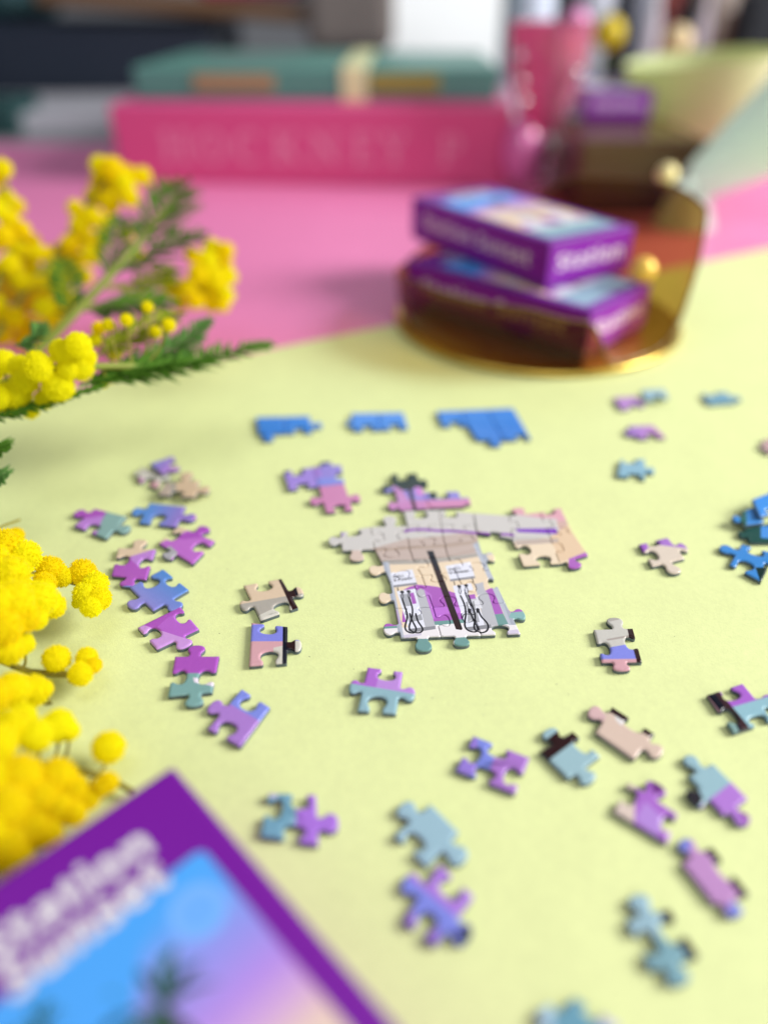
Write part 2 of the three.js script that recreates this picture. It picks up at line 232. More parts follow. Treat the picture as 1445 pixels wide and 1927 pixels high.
{
  const cells = LOOSE.map((d, i) => {
    const h = PRINT + d.lift * MM, co = [], tips = d.tips.map((t) => t ? flat(t[0], t[1], h) : null);
    for (let k = 0; k < 8; k += 2) co.push(flat(d.corners[k], d.corners[k + 1], h));
    const mid = co.reduce((s, p) => s.add(p), V2(0, 0)).divideScalar(4);
    return { ...d, h, mid, o: outline(co, tips).map((p) => p.sub(mid)), cx: i % GRID, cy: (i / GRID) | 0 };
  });
  const print = canvasTexture(ATLAS, ATLAS, (g) => {
    const k = ATLAS / GRID;
    for (const c of cells) {
      g.save(); g.beginPath(); g.rect(c.cx * k, c.cy * k, k, k); g.clip();
      g.fillStyle = c.areas[0].at(-1)?.length ? c.areas[0].at(-1) : c.areas[0][1]; g.fillRect(c.cx * k, c.cy * k, k, k);
      paint(g, c.areas, c.h, (p) => [(c.cx + 0.5 + (p.x - c.mid.x) / CELL) * k, (c.cy + 0.5 + (p.y - c.mid.y) / CELL) * k]);
      g.restore();
    }
    grain(g, ATLAS, ATLAS, 6);
  });
  const faceMat = mat(0xffffff, 0.3, { map: print, clearcoat: 0.4, clearcoatRoughness: 0.16, specularIntensity: 0.4 });
  for (const c of cells) {
    const g = thing('puzzle_piece', c.label, 'puzzle piece', c.mid.x, c.lift * MM, c.mid.y, 0, 'loose puzzle pieces on the yellow sheet');
    const [face, board] = pieceGeometry(c.o, 0.95 * MM, 0.03 * MM), p = face.attributes.position, uv = [];
    for (let i = 0; i < p.count; i++) uv.push((c.cx + 0.5 + p.getX(i) / CELL) / GRID, 1 - (c.cy + 0.5 + p.getZ(i) / CELL) / GRID);
    face.setAttribute('uv', new THREE.Float32BufferAttribute(uv, 2));
    part('board', board, boardMat, g); part('printed_face', face, faceMat, g);
  }
}

// ---------- joined sections ----------
function section(label, group, pieces, areas, extra, size = [2048, 1536], bevel = 0.4 * MM) {
  const all = pieces.map(([co, ti]) => ({ co: co.map(([x, y]) => flat(x, y, PRINT)), ti: ti.map((t) => t ? flat(t[0], t[1], PRINT) : null) }));
  const outs = all.map((p) => outline(p.co, p.ti)), box = new THREE.Box2().setFromPoints(outs.flat()).expandByScalar(1 * MM);
  const mid = box.getCenter(V2(0, 0)), span = box.getSize(V2(0, 0)), k = Math.min(size[0] / span.x, size[1] / span.y);
  const map = (p) => [(p.x - box.min.x) * k, (p.y - box.min.y) * k];
  const w = Math.ceil(span.x * k), h = Math.ceil(span.y * k);
  const print = canvasTexture(w, h, (g) => { paint(g, areas, PRINT, map); extra?.(g, (x, y) => map(flat(x, y, PRINT))); grain(g, w, h, 5); });
  const fm = mat(0xffffff, 0.3, { map: print, clearcoat: 0.4, clearcoatRoughness: 0.16, specularIntensity: 0.4 });
  const root = thing('joined_puzzle_section', label, 'puzzle section', mid.x, 0, mid.y, 0, group);
  for (const o of outs) {
    const [face, board] = pieceGeometry(o.map((p) => p.clone().sub(mid)), bevel, bevel > 0.5 * MM ? 0.1 * MM : 0.05 * MM), p = face.attributes.position, uv = [];
    for (let i = 0; i < p.count; i++) { const q = map(V2(p.getX(i) + mid.x, p.getZ(i) + mid.y)); uv.push(q[0] / w, 1 - q[1] / h); }
    face.setAttribute('uv', new THREE.Float32BufferAttribute(uv, 2));
    part('printed_face', face, fm, part('puzzle_piece', board, boardMat, root));
  }
  return root;
}
{
  const la = [640.5, 1003], lb = [697, 993], ld = [643.6, 1038], t0 = [759, 963], t1 = [826, 961], t2 = [890, 967], s0 = [765.5, 991], s1 = [829, 989], s2 = [893, 990];
  const m0 = [704, 1034.5], m1 = [769, 1031], m2 = [836, 1027], m3 = [899, 1015], q0 = [717, 1059.4], q1 = [777, 1055], q2 = [842, 1049], q3 = [904, 1034];
  const p0 = [733, 1096.7], p1 = [793, 1085], p2 = [857, 1078], p3 = [922, 1075], o0 = [743, 1146.6], o1 = [814, 1144.5], o2 = [884, 1141], o3 = [951, 1136];
  const n0 = [753.6, 1202], n1 = [829.4, 1199], n2 = [904.6, 1197], n3 = [979.2, 1194];
  const x1 = [957, 972], x2 = [1015, 966], x3 = [1054, 957], y1 = [962, 1015], y2 = [1034, 1014], y3 = [1077, 1003], z1 = [984, 1067], z2 = [1052, 1062], z3 = [1106, 1046], d1 = [897, 1004];
  const kLM = [722, 1012], kM = [737, 1051], kV = [747, 1009], kT1 = [797, 1003], kT2 = [862, 1002], kM34 = [803, 1013], kM56 = [873, 1010], kQ1 = [803, 1060], kR = [752.5, 1076], kP1 = [783, 1117], kO0 = [777, 1160], kO1 = [845, 1169], kC2 = [826, 1097], kC2b = [841, 1124.5], kQ2 = [868, 1060], kP2 = [894, 1105], kO2 = [868, 1164], kD3 = [895, 1060.5], kD3b = [912, 1119.5], kX1 = [974, 991], kX2 = [1038, 988], kY = [1058, 994], kZ = [1058, 1032];
  const pieces = [
    [[la, lb, m0, ld], [[668, 1010], kLM, [672, 1057], [618, 1020]]], [[lb, s0, m1, m0], [[732, 972], kV, kM, kLM]], [[m0, m1, q1, q0], [kM, 0, 0, 0]],
    [[t0, t1, s1, s0], [[792, 977], 0, kT1, 0]], [[t1, t2, s2, s1], [[846, 975], 0, kT2, 0]], [[s0, s1, m2, m1], [kT1, 0, kM34, kV]], [[s1, s2, m3, m2], [kT2, 0, kM56, 0]], [[m1, m2, q2, q1], [kM34, 0, 0, 0]], [[m2, m3, q3, q2], [kM56, 0, 0, 0]],
    [[q0, q1, p1, p0], [0, kQ1, kR, [693, 1073]]], [[q1, q2, p2, p1], [0, kQ2, kC2, kQ1]], [[q2, q3, p3, p2], [0, [930, 1048], kD3, kQ2]],
    [[p0, p1, o1, o0], [kR, kP1, kO0, [712, 1127]]], [[p1, p2, o2, o1], [kC2, kP2, kC2b, kP1]], [[p2, p3, o3, o2], [kD3, [919, 1100], kD3b, kP2]],
    [[o0, o1, n1, n0], [kO0, kO1, [798, 1227], [721, 1186]]], [[o1, o2, n2, n1], [kC2b, kO2, [869, 1217], kO1]], [[o2, o3, n3, n2], [kD3b, [987, 1156], [939, 1178], kO2]],
    [[t2, x1, y1, d1], [0, kX1, [932, 1003], 0]], [[x1, x2, y2, y1], [[972, 957], kX2, 0, kX1]], [[x2, x3, y3, y2], [[1036, 969], 0, kY, kX2]], [[y1, y2, z2, z1], [0, kZ, [1019, 1048], [997, 1036]]], [[y2, y3, z3, z2], [kY, 0, [1086, 1070], kZ]],
  ];
  const Z = (c, ...v) => [c, ...v.map((n, i) => i % 2 ? 1040 + n / 7.225 : 715 + n / 7.225)];               // places read on an enlargement of the lower block
  const D = (c, w, ...v) => ['l', c, w, ...v.map((n, i) => i % 2 ? 1040 + n / 7.225 : 715 + n / 7.225)];
  const Y = (c, ...v) => [c, ...v.map((n, i) => i % 2 ? 920 + n / 5.161 : 860 + n / 5.161)];               // and of the right block
  const PE = '#e4d0b6', TA = '#bcaaa3', CM = '#c8c4c2', CO = '#a3a9b8', LG = '#b6b6be', PW = '#dfe0ee', DK = '#8a8a92', INK = '#15151d', PU = '#a75cb8', T2 = '#6f9896';
  const areas = [
    ['h', CM, 300, 900, 1300, 900], ['#cdb8ae', 600, 1040, 700, 1037, 680, 1080, 600, 1080], ['#8a5cc8', 625, 1000, 645, 1000, 645, 1011, 628, 1014],
    [TA, 690, 1037, 765, 1016, 835, 1010, 905, 1000, 915, 1040, 915, 1075, 690, 1075], ['#b09c90', 704, 1034, 770, 1030, 840, 1027, 910, 1016, 912, 1022, 840, 1033, 770, 1036, 704, 1041],
    Z(GR, 20, 120, 640, 105, 1320, 25, 1330, -20, 1400, 60, 1000, 110, 620, 165, 20, 180), Z(PE, -200, 185, 640, 165, 1010, 125, 1330, 70, 1800, 0, 1800, 1200, -200, 1200),
    Z(PU, 320, 520, 400, 480, 500, 450, 650, 462, 780, 480, 900, 525, 1035, 570, 1130, 900, 1140, 960, 300, 960), Z('#bb6fd2', 640, 740, 1080, 760, 1110, 830, 880, 850, 700, 930), Z('#b873cc', 600, 515, 700, 590, 730, 900, 640, 900),
    Z(PU, -100, 940, 270, 900, 300, 1000, -100, 1040), Z(T2, -100, 1035, 290, 1005, 310, 1060, -100, 1075), Z(T2, 700, 955, 1160, 915, 1180, 975, 730, 1005), Z(WH, -100, 1062, 300, 1035, 740, 1000, 1170, 968, 2200, 900, 2200, 1500, -100, 1500),
    Z('#cfc8dc', 280, 1140, 560, 1110, 560, 1140, 285, 1180), Z(T2, 270, 1185, 520, 1188, 700, 1185, 720, 1500, 200, 1500), Z(T2, 1010, 1175, 1220, 1160, 1230, 1400, 1000, 1400), Z(CO, 35, 140, 115, 130, 330, 1190, 268, 1195), Z('#b3b8c6', 75, 140, 115, 135, 330, 1190, 300, 1195), Z('#b9a2c8', 215, 800, 235, 790, 275, 985, 240, 985),
    // left pump with its sign
    Z(PW, 140, 292, 440, 240, 498, 425, 182, 470), Z(DK, 180, 460, 498, 420, 506, 450, 188, 490), Z(PW, 225, 540, 490, 503, 625, 1020, 390, 1065), Z(LG, 490, 565, 595, 515, 755, 1025, 620, 1045), Z(LG, 500, 530, 560, 500, 610, 560, 530, 610), Z('#a9aab4', 262, 585, 400, 570, 440, 735, 320, 750), Z(PU, 405, 566, 455, 556, 496, 705, 440, 715), Z('#9fa0a8', 370, 880, 555, 850, 580, 930, 395, 960), Z(DK, 378, 1055, 748, 1012, 755, 1055, 392, 1110),
    D(INK, 0.14, 238, 492, 246, 535), D(INK, 0.14, 470, 462, 482, 508), D(INK, 0.55, 298, 548, 302, 555), D(INK, 0.55, 386, 540, 390, 548), D('#444450', 0.13, 300, 560, 282, 605, 300, 650, 322, 615, 300, 560), D('#444450', 0.13, 388, 555, 374, 600, 396, 635, 412, 600, 388, 555),
    D(INK, 0.24, 303, 645, 335, 750, 372, 850, 365, 930, 338, 1010, 345, 1070, 400, 1108, 470, 1110, 495, 1060, 480, 1020, 425, 920, 405, 845), D(INK, 0.24, 393, 625, 435, 740, 445, 830, 425, 930, 392, 1020, 405, 1070, 470, 1105, 545, 1108, 585, 1070, 565, 1020, 510, 950, 485, 845),
    // right pump with its sign
    Z(PW, 885, 195, 1225, 140, 1285, 335, 950, 378), Z(DK, 945, 378, 1284, 334, 1292, 364, 955, 407), Z(PW, 985, 470, 1235, 430, 1450, 1050, 1180, 1080), Z(LG, 1285, 440, 1390, 425, 1580, 1010, 1430, 1060), Z('#d9d9e2', 1230, 640, 1390, 600, 1440, 780, 1300, 760), Z(PE, 1195, 530, 1280, 520, 1295, 585, 1205, 590), Z(PU, 1205, 590, 1285, 578, 1300, 640, 1225, 650), Z('#c3c4cc', 1215, 655, 1305, 640, 1312, 660, 1222, 672), Z('#97989f', 1160, 690, 1190, 680, 1220, 800, 1190, 810), Z('#97989f', 1250, 680, 1275, 670, 1300, 800, 1270, 800), Z('#a4a5ad', 1190, 840, 1320, 820, 1350, 960, 1190, 960), Z(DK, 1170, 1030, 1545, 985, 1580, 1030, 1190, 1085),
    D(INK, 0.14, 1000, 408, 1015, 455), D(INK, 0.14, 1252, 370, 1266, 420), D(INK, 0.55, 1072, 470, 1076, 480), D(INK, 0.55, 1165, 456, 1169, 464), D('#444450', 0.13, 1075, 480, 1062, 535, 1084, 590, 1105, 540, 1078, 480), D('#444450', 0.13, 1170, 470, 1140, 530, 1180, 585, 1200, 540, 1170, 470), D('#444450', 0.12, 1145, 520, 1200, 680, 1250, 760),
    D(INK, 0.26, 1090, 600, 1150, 710, 1168, 850, 1148, 950, 1150, 1030, 1200, 1082, 1290, 1100, 1330, 1070, 1325, 1030, 1250, 900, 1215, 790), D(INK, 0.26, 1195, 590, 1250, 740, 1292, 850, 1290, 940, 1270, 1030, 1300, 1082, 1340, 1090), D(INK, 0.26, 1328, 785, 1360, 880, 1440, 950, 1475, 1020, 1450, 1085, 1380, 1110, 1350, 1095), D(INK, 0.16, 1120, 900, 1128, 860, 1160, 846, 1290, 860), D(INK, 0.5, 1212, 790, 1214, 815), D(INK, 0.5, 1325, 785, 1330, 820),
    // lamp post between the pumps
    Z(BR, 632, -10, 722, -10, 1118, 1050, 1105, 1068, 1030, 1058), Z(NV, 632, -10, 722, -10, 815, 250, 770, 260, 745, 190, 712, 165), Z('#1c1216', 722, -10, 728, 5, 1118, 1050, 1100, 1055),
    // right of the pumps: post, shrubs and pavement
    Y(PU, 270, 1000, 340, 968, 445, 1222, 352, 1232), Y(T2, 352, 1232, 445, 1222, 495, 1325, 398, 1335), Y(LG, 175, 940, 250, 915, 262, 990, 300, 1030, 395, 1330, 330, 1345, 220, 1120), Y(CO, 150, 545, 212, 520, 440, 960, 480, 1150, 580, 1345, 510, 1360, 360, 960), Y('#b5bac8', 150, 545, 175, 540, 385, 960, 530, 1350, 510, 1360), Y(PU, 490, 1190, 660, 1120, 700, 1200, 520, 1215), Y('#86b0b0', 520, 1212, 700, 1195, 700, 1310, 500, 1260), Y(WH, 470, 1335, 600, 1330, 620, 1380, 460, 1420), Y('#cfc6dc', 470, 1390, 620, 1370, 640, 1420, 470, 1430),
    // canopy stripe, pink sky and right-hand wall
    Y('#d79fae', 240, 250, 540, 255, 800, 290, 960, 300, 1010, 420, 1300, 420, 1100, 100, 240, 100), Y('#c9a79e', 960, 330, 1000, 440, 1180, 480, 1090, 310), Y(PE, 540, 530, 1000, 470, 1130, 440, 1400, 600, 1400, 900, 540, 900), Y('#dcbf9f', 900, 480, 1110, 330, 1260, 640, 1000, 720), Y('#b9a79d', 560, 510, 980, 490, 980, 530, 570, 560), Y(PU, 1080, 690, 1260, 620, 1320, 700, 1230, 840, 1080, 830),
    D('#8a3fae', 0.7, 357, -282, 460, -302, 600, -300, 800, -282, 1020, -280, 1250, -255, 1500, -240, 1720, -235, 1800, -225), Y('#7c38b8', 560, 398, 960, 392, 975, 450, 590, 432),
  ];
  section('large assembled section showing two white petrol pumps beside a dark lamp post', 'joined puzzle sections', pieces, areas, (g, to) => {
    const put = (x, y, x2, y2, x3, y3, text, size, font, squash = 1) => {   // lettering along p1 to p2, its height towards p3
      const a = to(715 + x / 7.225, 1040 + y / 7.225), b = to(715 + x2 / 7.225, 1040 + y2 / 7.225), c = to(715 + x3 / 7.225, 1040 + y3 / 7.225);
      g.save(); g.font = `bold 100px ${font}`; const wd = g.measureText(text).width;
      g.setTransform((b[0] - a[0]) / wd, (b[1] - a[1]) / wd, (a[0] - c[0]) / 74, (a[1] - c[1]) / 74, a[0], a[1]);
      g.fillStyle = INK; g.fillText(text, 0, 0); g.restore();
    };
    put(186, 412, 446, 378, 176, 370, 'V-Power', 0, 'sans-serif'); put(174, 362, 332, 343, 165, 330, 'SHELL', 0, 'sans-serif');
    put(942, 312, 1215, 276, 932, 274, 'V-Power', 0, 'sans-serif'); put(928, 264, 1100, 240, 919, 232, 'SHELL', 0, 'sans-serif');
  });
  const G = 'joined puzzle sections';
  { const a = [735, 894], b = [784, 892], c = [797, 928], d = [744, 932], e = [808, 957], f = [752, 962], h = [862, 926], i = [875, 954];
    section('small joined section with a dark green palm top, behind the canopy of the assembled section', G, [[[a, b, c, d], [[759, 905], [804, 909], 0, [718, 921]]], [[d, c, e, f], [0, 0, 0, [732, 964]]], [[c, h, i, e], [[833, 940], [888, 950], 0, 0]]],
      [['h', '#8f86d2', 500, 700, 1000, 700], ['h', '#c07fb8', 500, 945, 1000, 942], [DG, 700, 880, 820, 880, 806, 916, 770, 924, 752, 926, 745, 916, 700, 935], ['#c088c0', 738, 915, 758, 925, 770, 945, 750, 950], [BR, 766, 918, 773, 918, 784, 960, 777, 960], [DG, 806, 920, 822, 920, 820, 942, 808, 940], ['#c884d0', 779, 918, 796, 920, 800, 934, 784, 936], ['#ca86b4', 800, 944, 890, 940, 890, 962, 800, 962]], null, [512, 512]); }
  { const a = [533, 888], b = [589, 881], c = [599, 916], d = [544, 924], e = [642, 876], f = [649, 914], h = [664, 961], i = [614, 966];
    section('small joined section of violet and pink pieces, left of the dark green palm pieces', G, [[[a, b, c, d], [[560, 896], 0, [567, 911], 0]], [[b, e, f, c], [[612, 870], [632, 897], 0, 0]], [[c, f, h, i], [0, [678, 937], [637, 951], [583, 945]]]],
      [['h', '#8f80d0', 400, 700, 900, 700], ['#a07ad0', 560, 880, 600, 880, 610, 910, 570, 915], ['h', '#7f88da', 500, 903, 800, 897], ['#9d84d6', 520, 880, 590, 875, 600, 930, 530, 935], ['h', '#c67fae', 596, 917, 700, 908], ['#9d84d6', 520, 918, 594, 912, 598, 928, 530, 935], ['#3a4560', 520, 880, 546, 880, 543, 893, 520, 893], ['#3a4560', 560, 876, 578, 876, 570, 890, 560, 890], ['#3a4560', 600, 862, 622, 862, 620, 876, 602, 876]], null, [512, 512]); }
  const sky = [['g', '#4a93ea', '#3079d2', 700, 765, 705, 835]];
  section('leftmost strip of two joined sky-blue border pieces near the pink sheet', G, [[[[481, 786], [533, 785], [537, 816], [487, 818]], [0, 0, [504, 830], 0]], [[[533, 785], [583, 784], [588, 814], [537, 816]], [0, [606, 800], [563, 806], 0]]], sky, null, [256, 256], 0.75 * MM);
  section('middle strip of two joined sky-blue border pieces with notched lower edges', G, [[[[660, 779], [711, 778], [716, 809], [664, 811]], [0, 0, [690, 801], [652, 797]]], [[[711, 778], [759, 777], [768, 807], [716, 809]], [0, 0, [741, 799], 0]]], sky, null, [256, 256], 0.75 * MM);
  { const v = [[820, 775], [868, 773], [917.5, 771], [965.3, 769], [832, 803], [878, 801], [930, 800], [983, 799], [897, 829], [949, 829], [998.6, 827]];
    section('L-shaped sky-blue corner section of five joined pieces, rightmost of the blue strips', G, [[[v[0], v[1], v[5], v[4]], [0, 0, [853, 794], 0]], [[v[1], v[2], v[6], v[5]], [0, 0, 0, 0]], [[v[2], v[3], v[7], v[6]], [0, 0, 0, 0]], [[v[5], v[6], v[9], v[8]], [0, 0, [932, 840], 0]], [[v[6], v[7], v[10], v[9]], [0, 0, [977, 819], 0]]], sky, null, [512, 256], 0.75 * MM); }
}

// ---------- purple puzzle boxes ----------
const BW = 0.078, BH = 0.031, BLN = 0.155;
const purple = mat(new THREE.Color(0.19, 0.012, 0.32), 0.42, { specularIntensity: 0.7 });
const cover = canvasTexture(780, 1550, (g, w, h) => {
  g.fillStyle = '#741399'; g.fillRect(0, 0, w, h);
  const x0 = 60, y0 = 248, x1 = w - 60, y1 = h - 70;
  const gr = g.createLinearGradient(x0, y0, x0, y1);
  for (const [s, c] of [[0, '#4aa6f8'], [0.08, '#55a2f2'], [0.13, '#7f9bec'], [0.19, '#9490e6'], [0.27, '#b28ae2'], [0.33, '#cda2d6'], [0.39, '#e2c4bc'], [0.46, '#e6d2bc'], [0.5, '#d9d4d2'], [1, '#dcd6d8']]) gr.addColorStop(s, c);
  g.save(); g.beginPath(); g.roundRect(x0, y0, x1 - x0, y1 - y0, 22); g.clip();
  g.fillStyle = gr; g.fillRect(x0, y0, w, h);
  g.fillStyle = '#4aa2f4'; g.beginPath(); g.moveTo(x0, y0); g.lineTo(x0 + 600, y0); g.lineTo(x0 + 430, y0 + 110); g.lineTo(x0 + 330, y0 + 250); g.lineTo(x0, y0 + 330); g.fill();
  g.fillStyle = '#79b2fb'; g.beginPath(); g.arc(x1 - 92, y0 + 124, 66, 0, 7); g.fill(); g.fillStyle = '#6cabf8'; g.beginPath(); g.arc(x1 - 92, y0 + 124, 44, 0, 7); g.fill();
  const palm = (px, py, s, lean) => {
    g.strokeStyle = '#3b2a2c'; g.lineWidth = 16 * s; g.beginPath(); g.moveTo(px, py); g.quadraticCurveTo(px + lean, py + 260, px + lean * 0.6, py + 700); g.stroke();
    for (let i = 0; i < 11; i++) { const a = i / 11 * 6.283 + 0.2, r = 125 * s * (0.8 + 0.3 * ((i * 7) % 5) / 5); g.fillStyle = i % 2 ? '#1a5a2c' : '#0e3c26'; g.beginPath(); g.moveTo(px, py); g.quadraticCurveTo(px + r * 0.6 * Math.cos(a) - 22 * s, py + r * 0.6 * Math.sin(a) - 34 * s, px + r * Math.cos(a), py + r * Math.sin(a) * 0.9 + 20 * s); g.quadraticCurveTo(px + r * 0.5 * Math.cos(a) + 8 * s, py + r * 0.5 * Math.sin(a), px, py); g.fill(); }
  };
  palm(466, 492, 1.2, -20); palm(262, 352, 0.55, 16);
  g.fillStyle = '#cfcac6'; g.fillRect(x0 + 210, y0 + 560, 600, 70); g.fillStyle = '#8a3fb4'; g.fillRect(x0 + 210, y0 + 620, 600, 26);
  g.fillStyle = '#ecd2ae'; g.fillRect(x0, y0 + 650, 700, 300); g.fillStyle = '#a855bf'; g.beginPath(); g.ellipse(w / 2, y0 + 950, 300, 130, 0, Math.PI, 0); g.fill();
  g.fillStyle = '#dfe2ee'; g.fillRect(x0 + 130, y0 + 720, 130, 260); g.fillRect(x0 + 420, y0 + 720, 130, 260); g.fillStyle = '#3b1d1f'; g.fillRect(x0 + 325, y0 + 600, 26, 420);
  g.fillStyle = '#8db5c4'; g.fillRect(x0, y0 + 1010, w, 300);
  g.restore();
  g.fillStyle = '#ddd8de'; g.textAlign = 'right'; g.font = 'bold 118px sans-serif';
  g.strokeStyle = '#ddd8de'; g.lineWidth = 5; for (const [t, x, y] of [['Station', 640, 172], ['Sunset', 622, 270]]) { g.fillText(t, x, y); g.strokeText(t, x, y); }
  grain(g, w, h, 3);
});
const sideText = (w, h, text, size) => canvasTexture(w, h, (g) => { g.fillStyle = '#8a22aa'; g.fillRect(0, 0, w, h); g.fillStyle = '#e6d8e6'; g.textAlign = 'center'; g.textBaseline = 'middle'; g.font = `bold ${size}px sans-serif`; g.fillText(text, w / 2, h / 2); });
const longSide = sideText(1024, 200, 'Station Sunset', 120), shortSide = sideText(512, 200, 'Station', 124);
const printMat = (t) => mat(0xffffff, 0.36, { map: t, specularIntensity: 0.7 });
const coverMat = printMat(cover), longMat = printMat(longSide), shortMat = printMat(shortSide);
function makeBox(label) {
  const g = thing('puzzle_box', label, 'box', 0, 0, 0, 0, 'purple puzzle boxes');
  part('lid', new RoundedBoxGeometry(BW, BH - 0.003, BLN, 3, 0.0011).translate(0, BH / 2 + 0.0015, 0), purple, g);
  part('base', new RoundedBoxGeometry(BW - 0.0016, 0.006, BLN - 0.0016, 2, 0.0008).translate(0, 0.003, 0), purple, g);
  const c = part('cover_picture', new THREE.BoxGeometry(BW - 0.003, 0.0002, BLN - 0.003), coverMat, g); c.position.y = BH + 0.0001;
  const l = part('side_lettering', new THREE.PlaneGeometry(BLN - 0.004, BH - 0.008), longMat, g); l.rotation.y = -Math.PI / 2; l.position.set(-BW / 2 - 0.0001, BH / 2 + 0.0015, 0);
  const s = part('side_lettering', new THREE.PlaneGeometry(BW - 0.004, BH - 0.008), shortMat, g); s.position.set(0, BH / 2 + 0.0015, BLN / 2 + 0.0001);
  return g;
}
function placeBox(b, corner, sx, sz, turn, y) {                          // put the top corner (sx, sz) of a box over a given point
  b.rotation.y = turn; const c = Math.cos(turn), s = Math.sin(turn), x = sx * BW / 2, z = sz * BLN / 2;
  b.position.set(corner.x - (x * c + z * s), y, corner.z - (-x * s + z * c));
}
const box0 = makeBox('large purple puzzle box cut off in the bottom left foreground');
placeBox(box0, at(325, 1440, BH), 1, -1, Math.atan2(0.69, 0.723), 0);
function boxCopy(label) { const b = box0.clone(); b.name = numbered('puzzle_box'); b.userData = { ...b.userData, label }; scene.add(b); return b; }
const turnOf = (L, F) => Math.atan2(F.x - L.x, F.z - L.z);
const baseY = 0.0045, boxA = boxCopy('purple puzzle box inside the amber glass bowl, lower of the stacked two');
placeBox(boxA, at(1112, 588, baseY + BH), -1, 1, turnOf(at(815, 506, baseY + BH), at(1112, 588, baseY + BH)), baseY);
const boxB = boxCopy('purple puzzle box lying on top of the box in the amber bowl'), hB = baseY + 2 * BH + 0.0006;
placeBox(boxB, at(1035, 458, hB), -1, 1, turnOf(at(778, 372, hB), at(1035, 458, hB)), hB - BH);

// ---------- amber glass bowl with a slanting rim ----------
const amber = mat(new THREE.Color(0.46, 0.3, 0.09), 0.06, { transmission: 1, thickness: 0, ior: 1.25 });
const rimMat = mat(new THREE.Color(0.16, 0.08, 0.015), 0.2);
const brass = mat(new THREE.Color(0.83, 0.58, 0.13), 0.28, { metalness: 1 });
{
  const g = thing('amber_bowl', 'amber glass bowl, low in front and high behind, holding two purple boxes', 'bowl', 0.11, 0, -0.538);
  const R = 0.1, seg = 120, rows = 14, pos = [], idx = [], uv = [];
  const keys = [[-3.142, 0.06], [-2.75, 0.04], [-1.9, 0.03], [-1.5, 0.034], [-1.1, 0.043], [-0.3, 0.043], [0.1, 0.036], [0.36, 0.005], [0.85, 0.005], [1.15, 0.05], [1.5, 0.08], [2.0, 0.084], [2.7, 0.08], [3.142, 0.06]];
  const top = (a) => { if (a > Math.PI) a -= 2 * Math.PI; for (let k = 1; k < keys.length; k++) if (a <= keys[k][0]) { const t = (a - keys[k - 1][0]) / (keys[k][0] - keys[k - 1][0]), e = t * t * (3 - 2 * t); return keys[k - 1][1] * (1 - e) + keys[k][1] * e; } return 0.06; };  // cut low at the front right, high at the back
  const rim = [];
  for (let i = 0; i <= seg; i++) for (let j = 0; j <= rows; j++) {
    const a = i / seg * 2 * Math.PI, t = j / rows, h = t * top(a), r = R * (0.93 + 0.07 * Math.min(1, Math.sqrt(h / 0.02))) + 0.004 * h / 0.1;
    pos.push(r * Math.sin(a), 0.001 + h, r * Math.cos(a)); uv.push(i / seg, t);
    if (j === rows) rim.push(V3(r * Math.sin(a), 0.001 + h, r * Math.cos(a)));
  }
  for (let i = 0; i < seg; i++) for (let j = 0; j < rows; j++) { const a = i * (rows + 1) + j, b = a + rows + 1; idx.push(a, b, a + 1, b, b + 1, a + 1); }
  const w = new THREE.BufferGeometry(); w.setAttribute('position', new THREE.Float32BufferAttribute(pos, 3)); w.setAttribute('uv', new THREE.Float32BufferAttribute(uv, 2)); w.setIndex(idx); w.computeVertexNormals();
  part('glass_wall', w, amber, g);
  rim.pop(); part('rim', new THREE.TubeGeometry(new THREE.CatmullRomCurve3(rim, true), 120, 0.0009, 8, true), rimMat, g);
  part('base', new THREE.LatheGeometry([[0.001, 0.0004], [0.098, 0.0004], [0.1012, 0.0018], [0.102, 0.004], [0.1, 0.0052], [0.09, 0.004], [0.001, 0.0042]].map(([x, y]) => V2(x, y)), 96), brass, g);
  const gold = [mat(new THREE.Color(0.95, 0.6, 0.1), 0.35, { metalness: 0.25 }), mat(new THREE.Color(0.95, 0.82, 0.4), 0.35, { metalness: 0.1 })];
  const knob = (px, py, z, r, k) => { const p = deep(px, py, z).sub(g.position); part('rim_glint', new THREE.SphereGeometry(r, 24, 16), gold[k], g).position.copy(p); };  // blurred highlights of the glass rim, added as gold-coloured balls
  knob(1210, 508, 0.50, 0.0085, 0); knob(1255, 328, 0.615, 0.0085, 1);
}

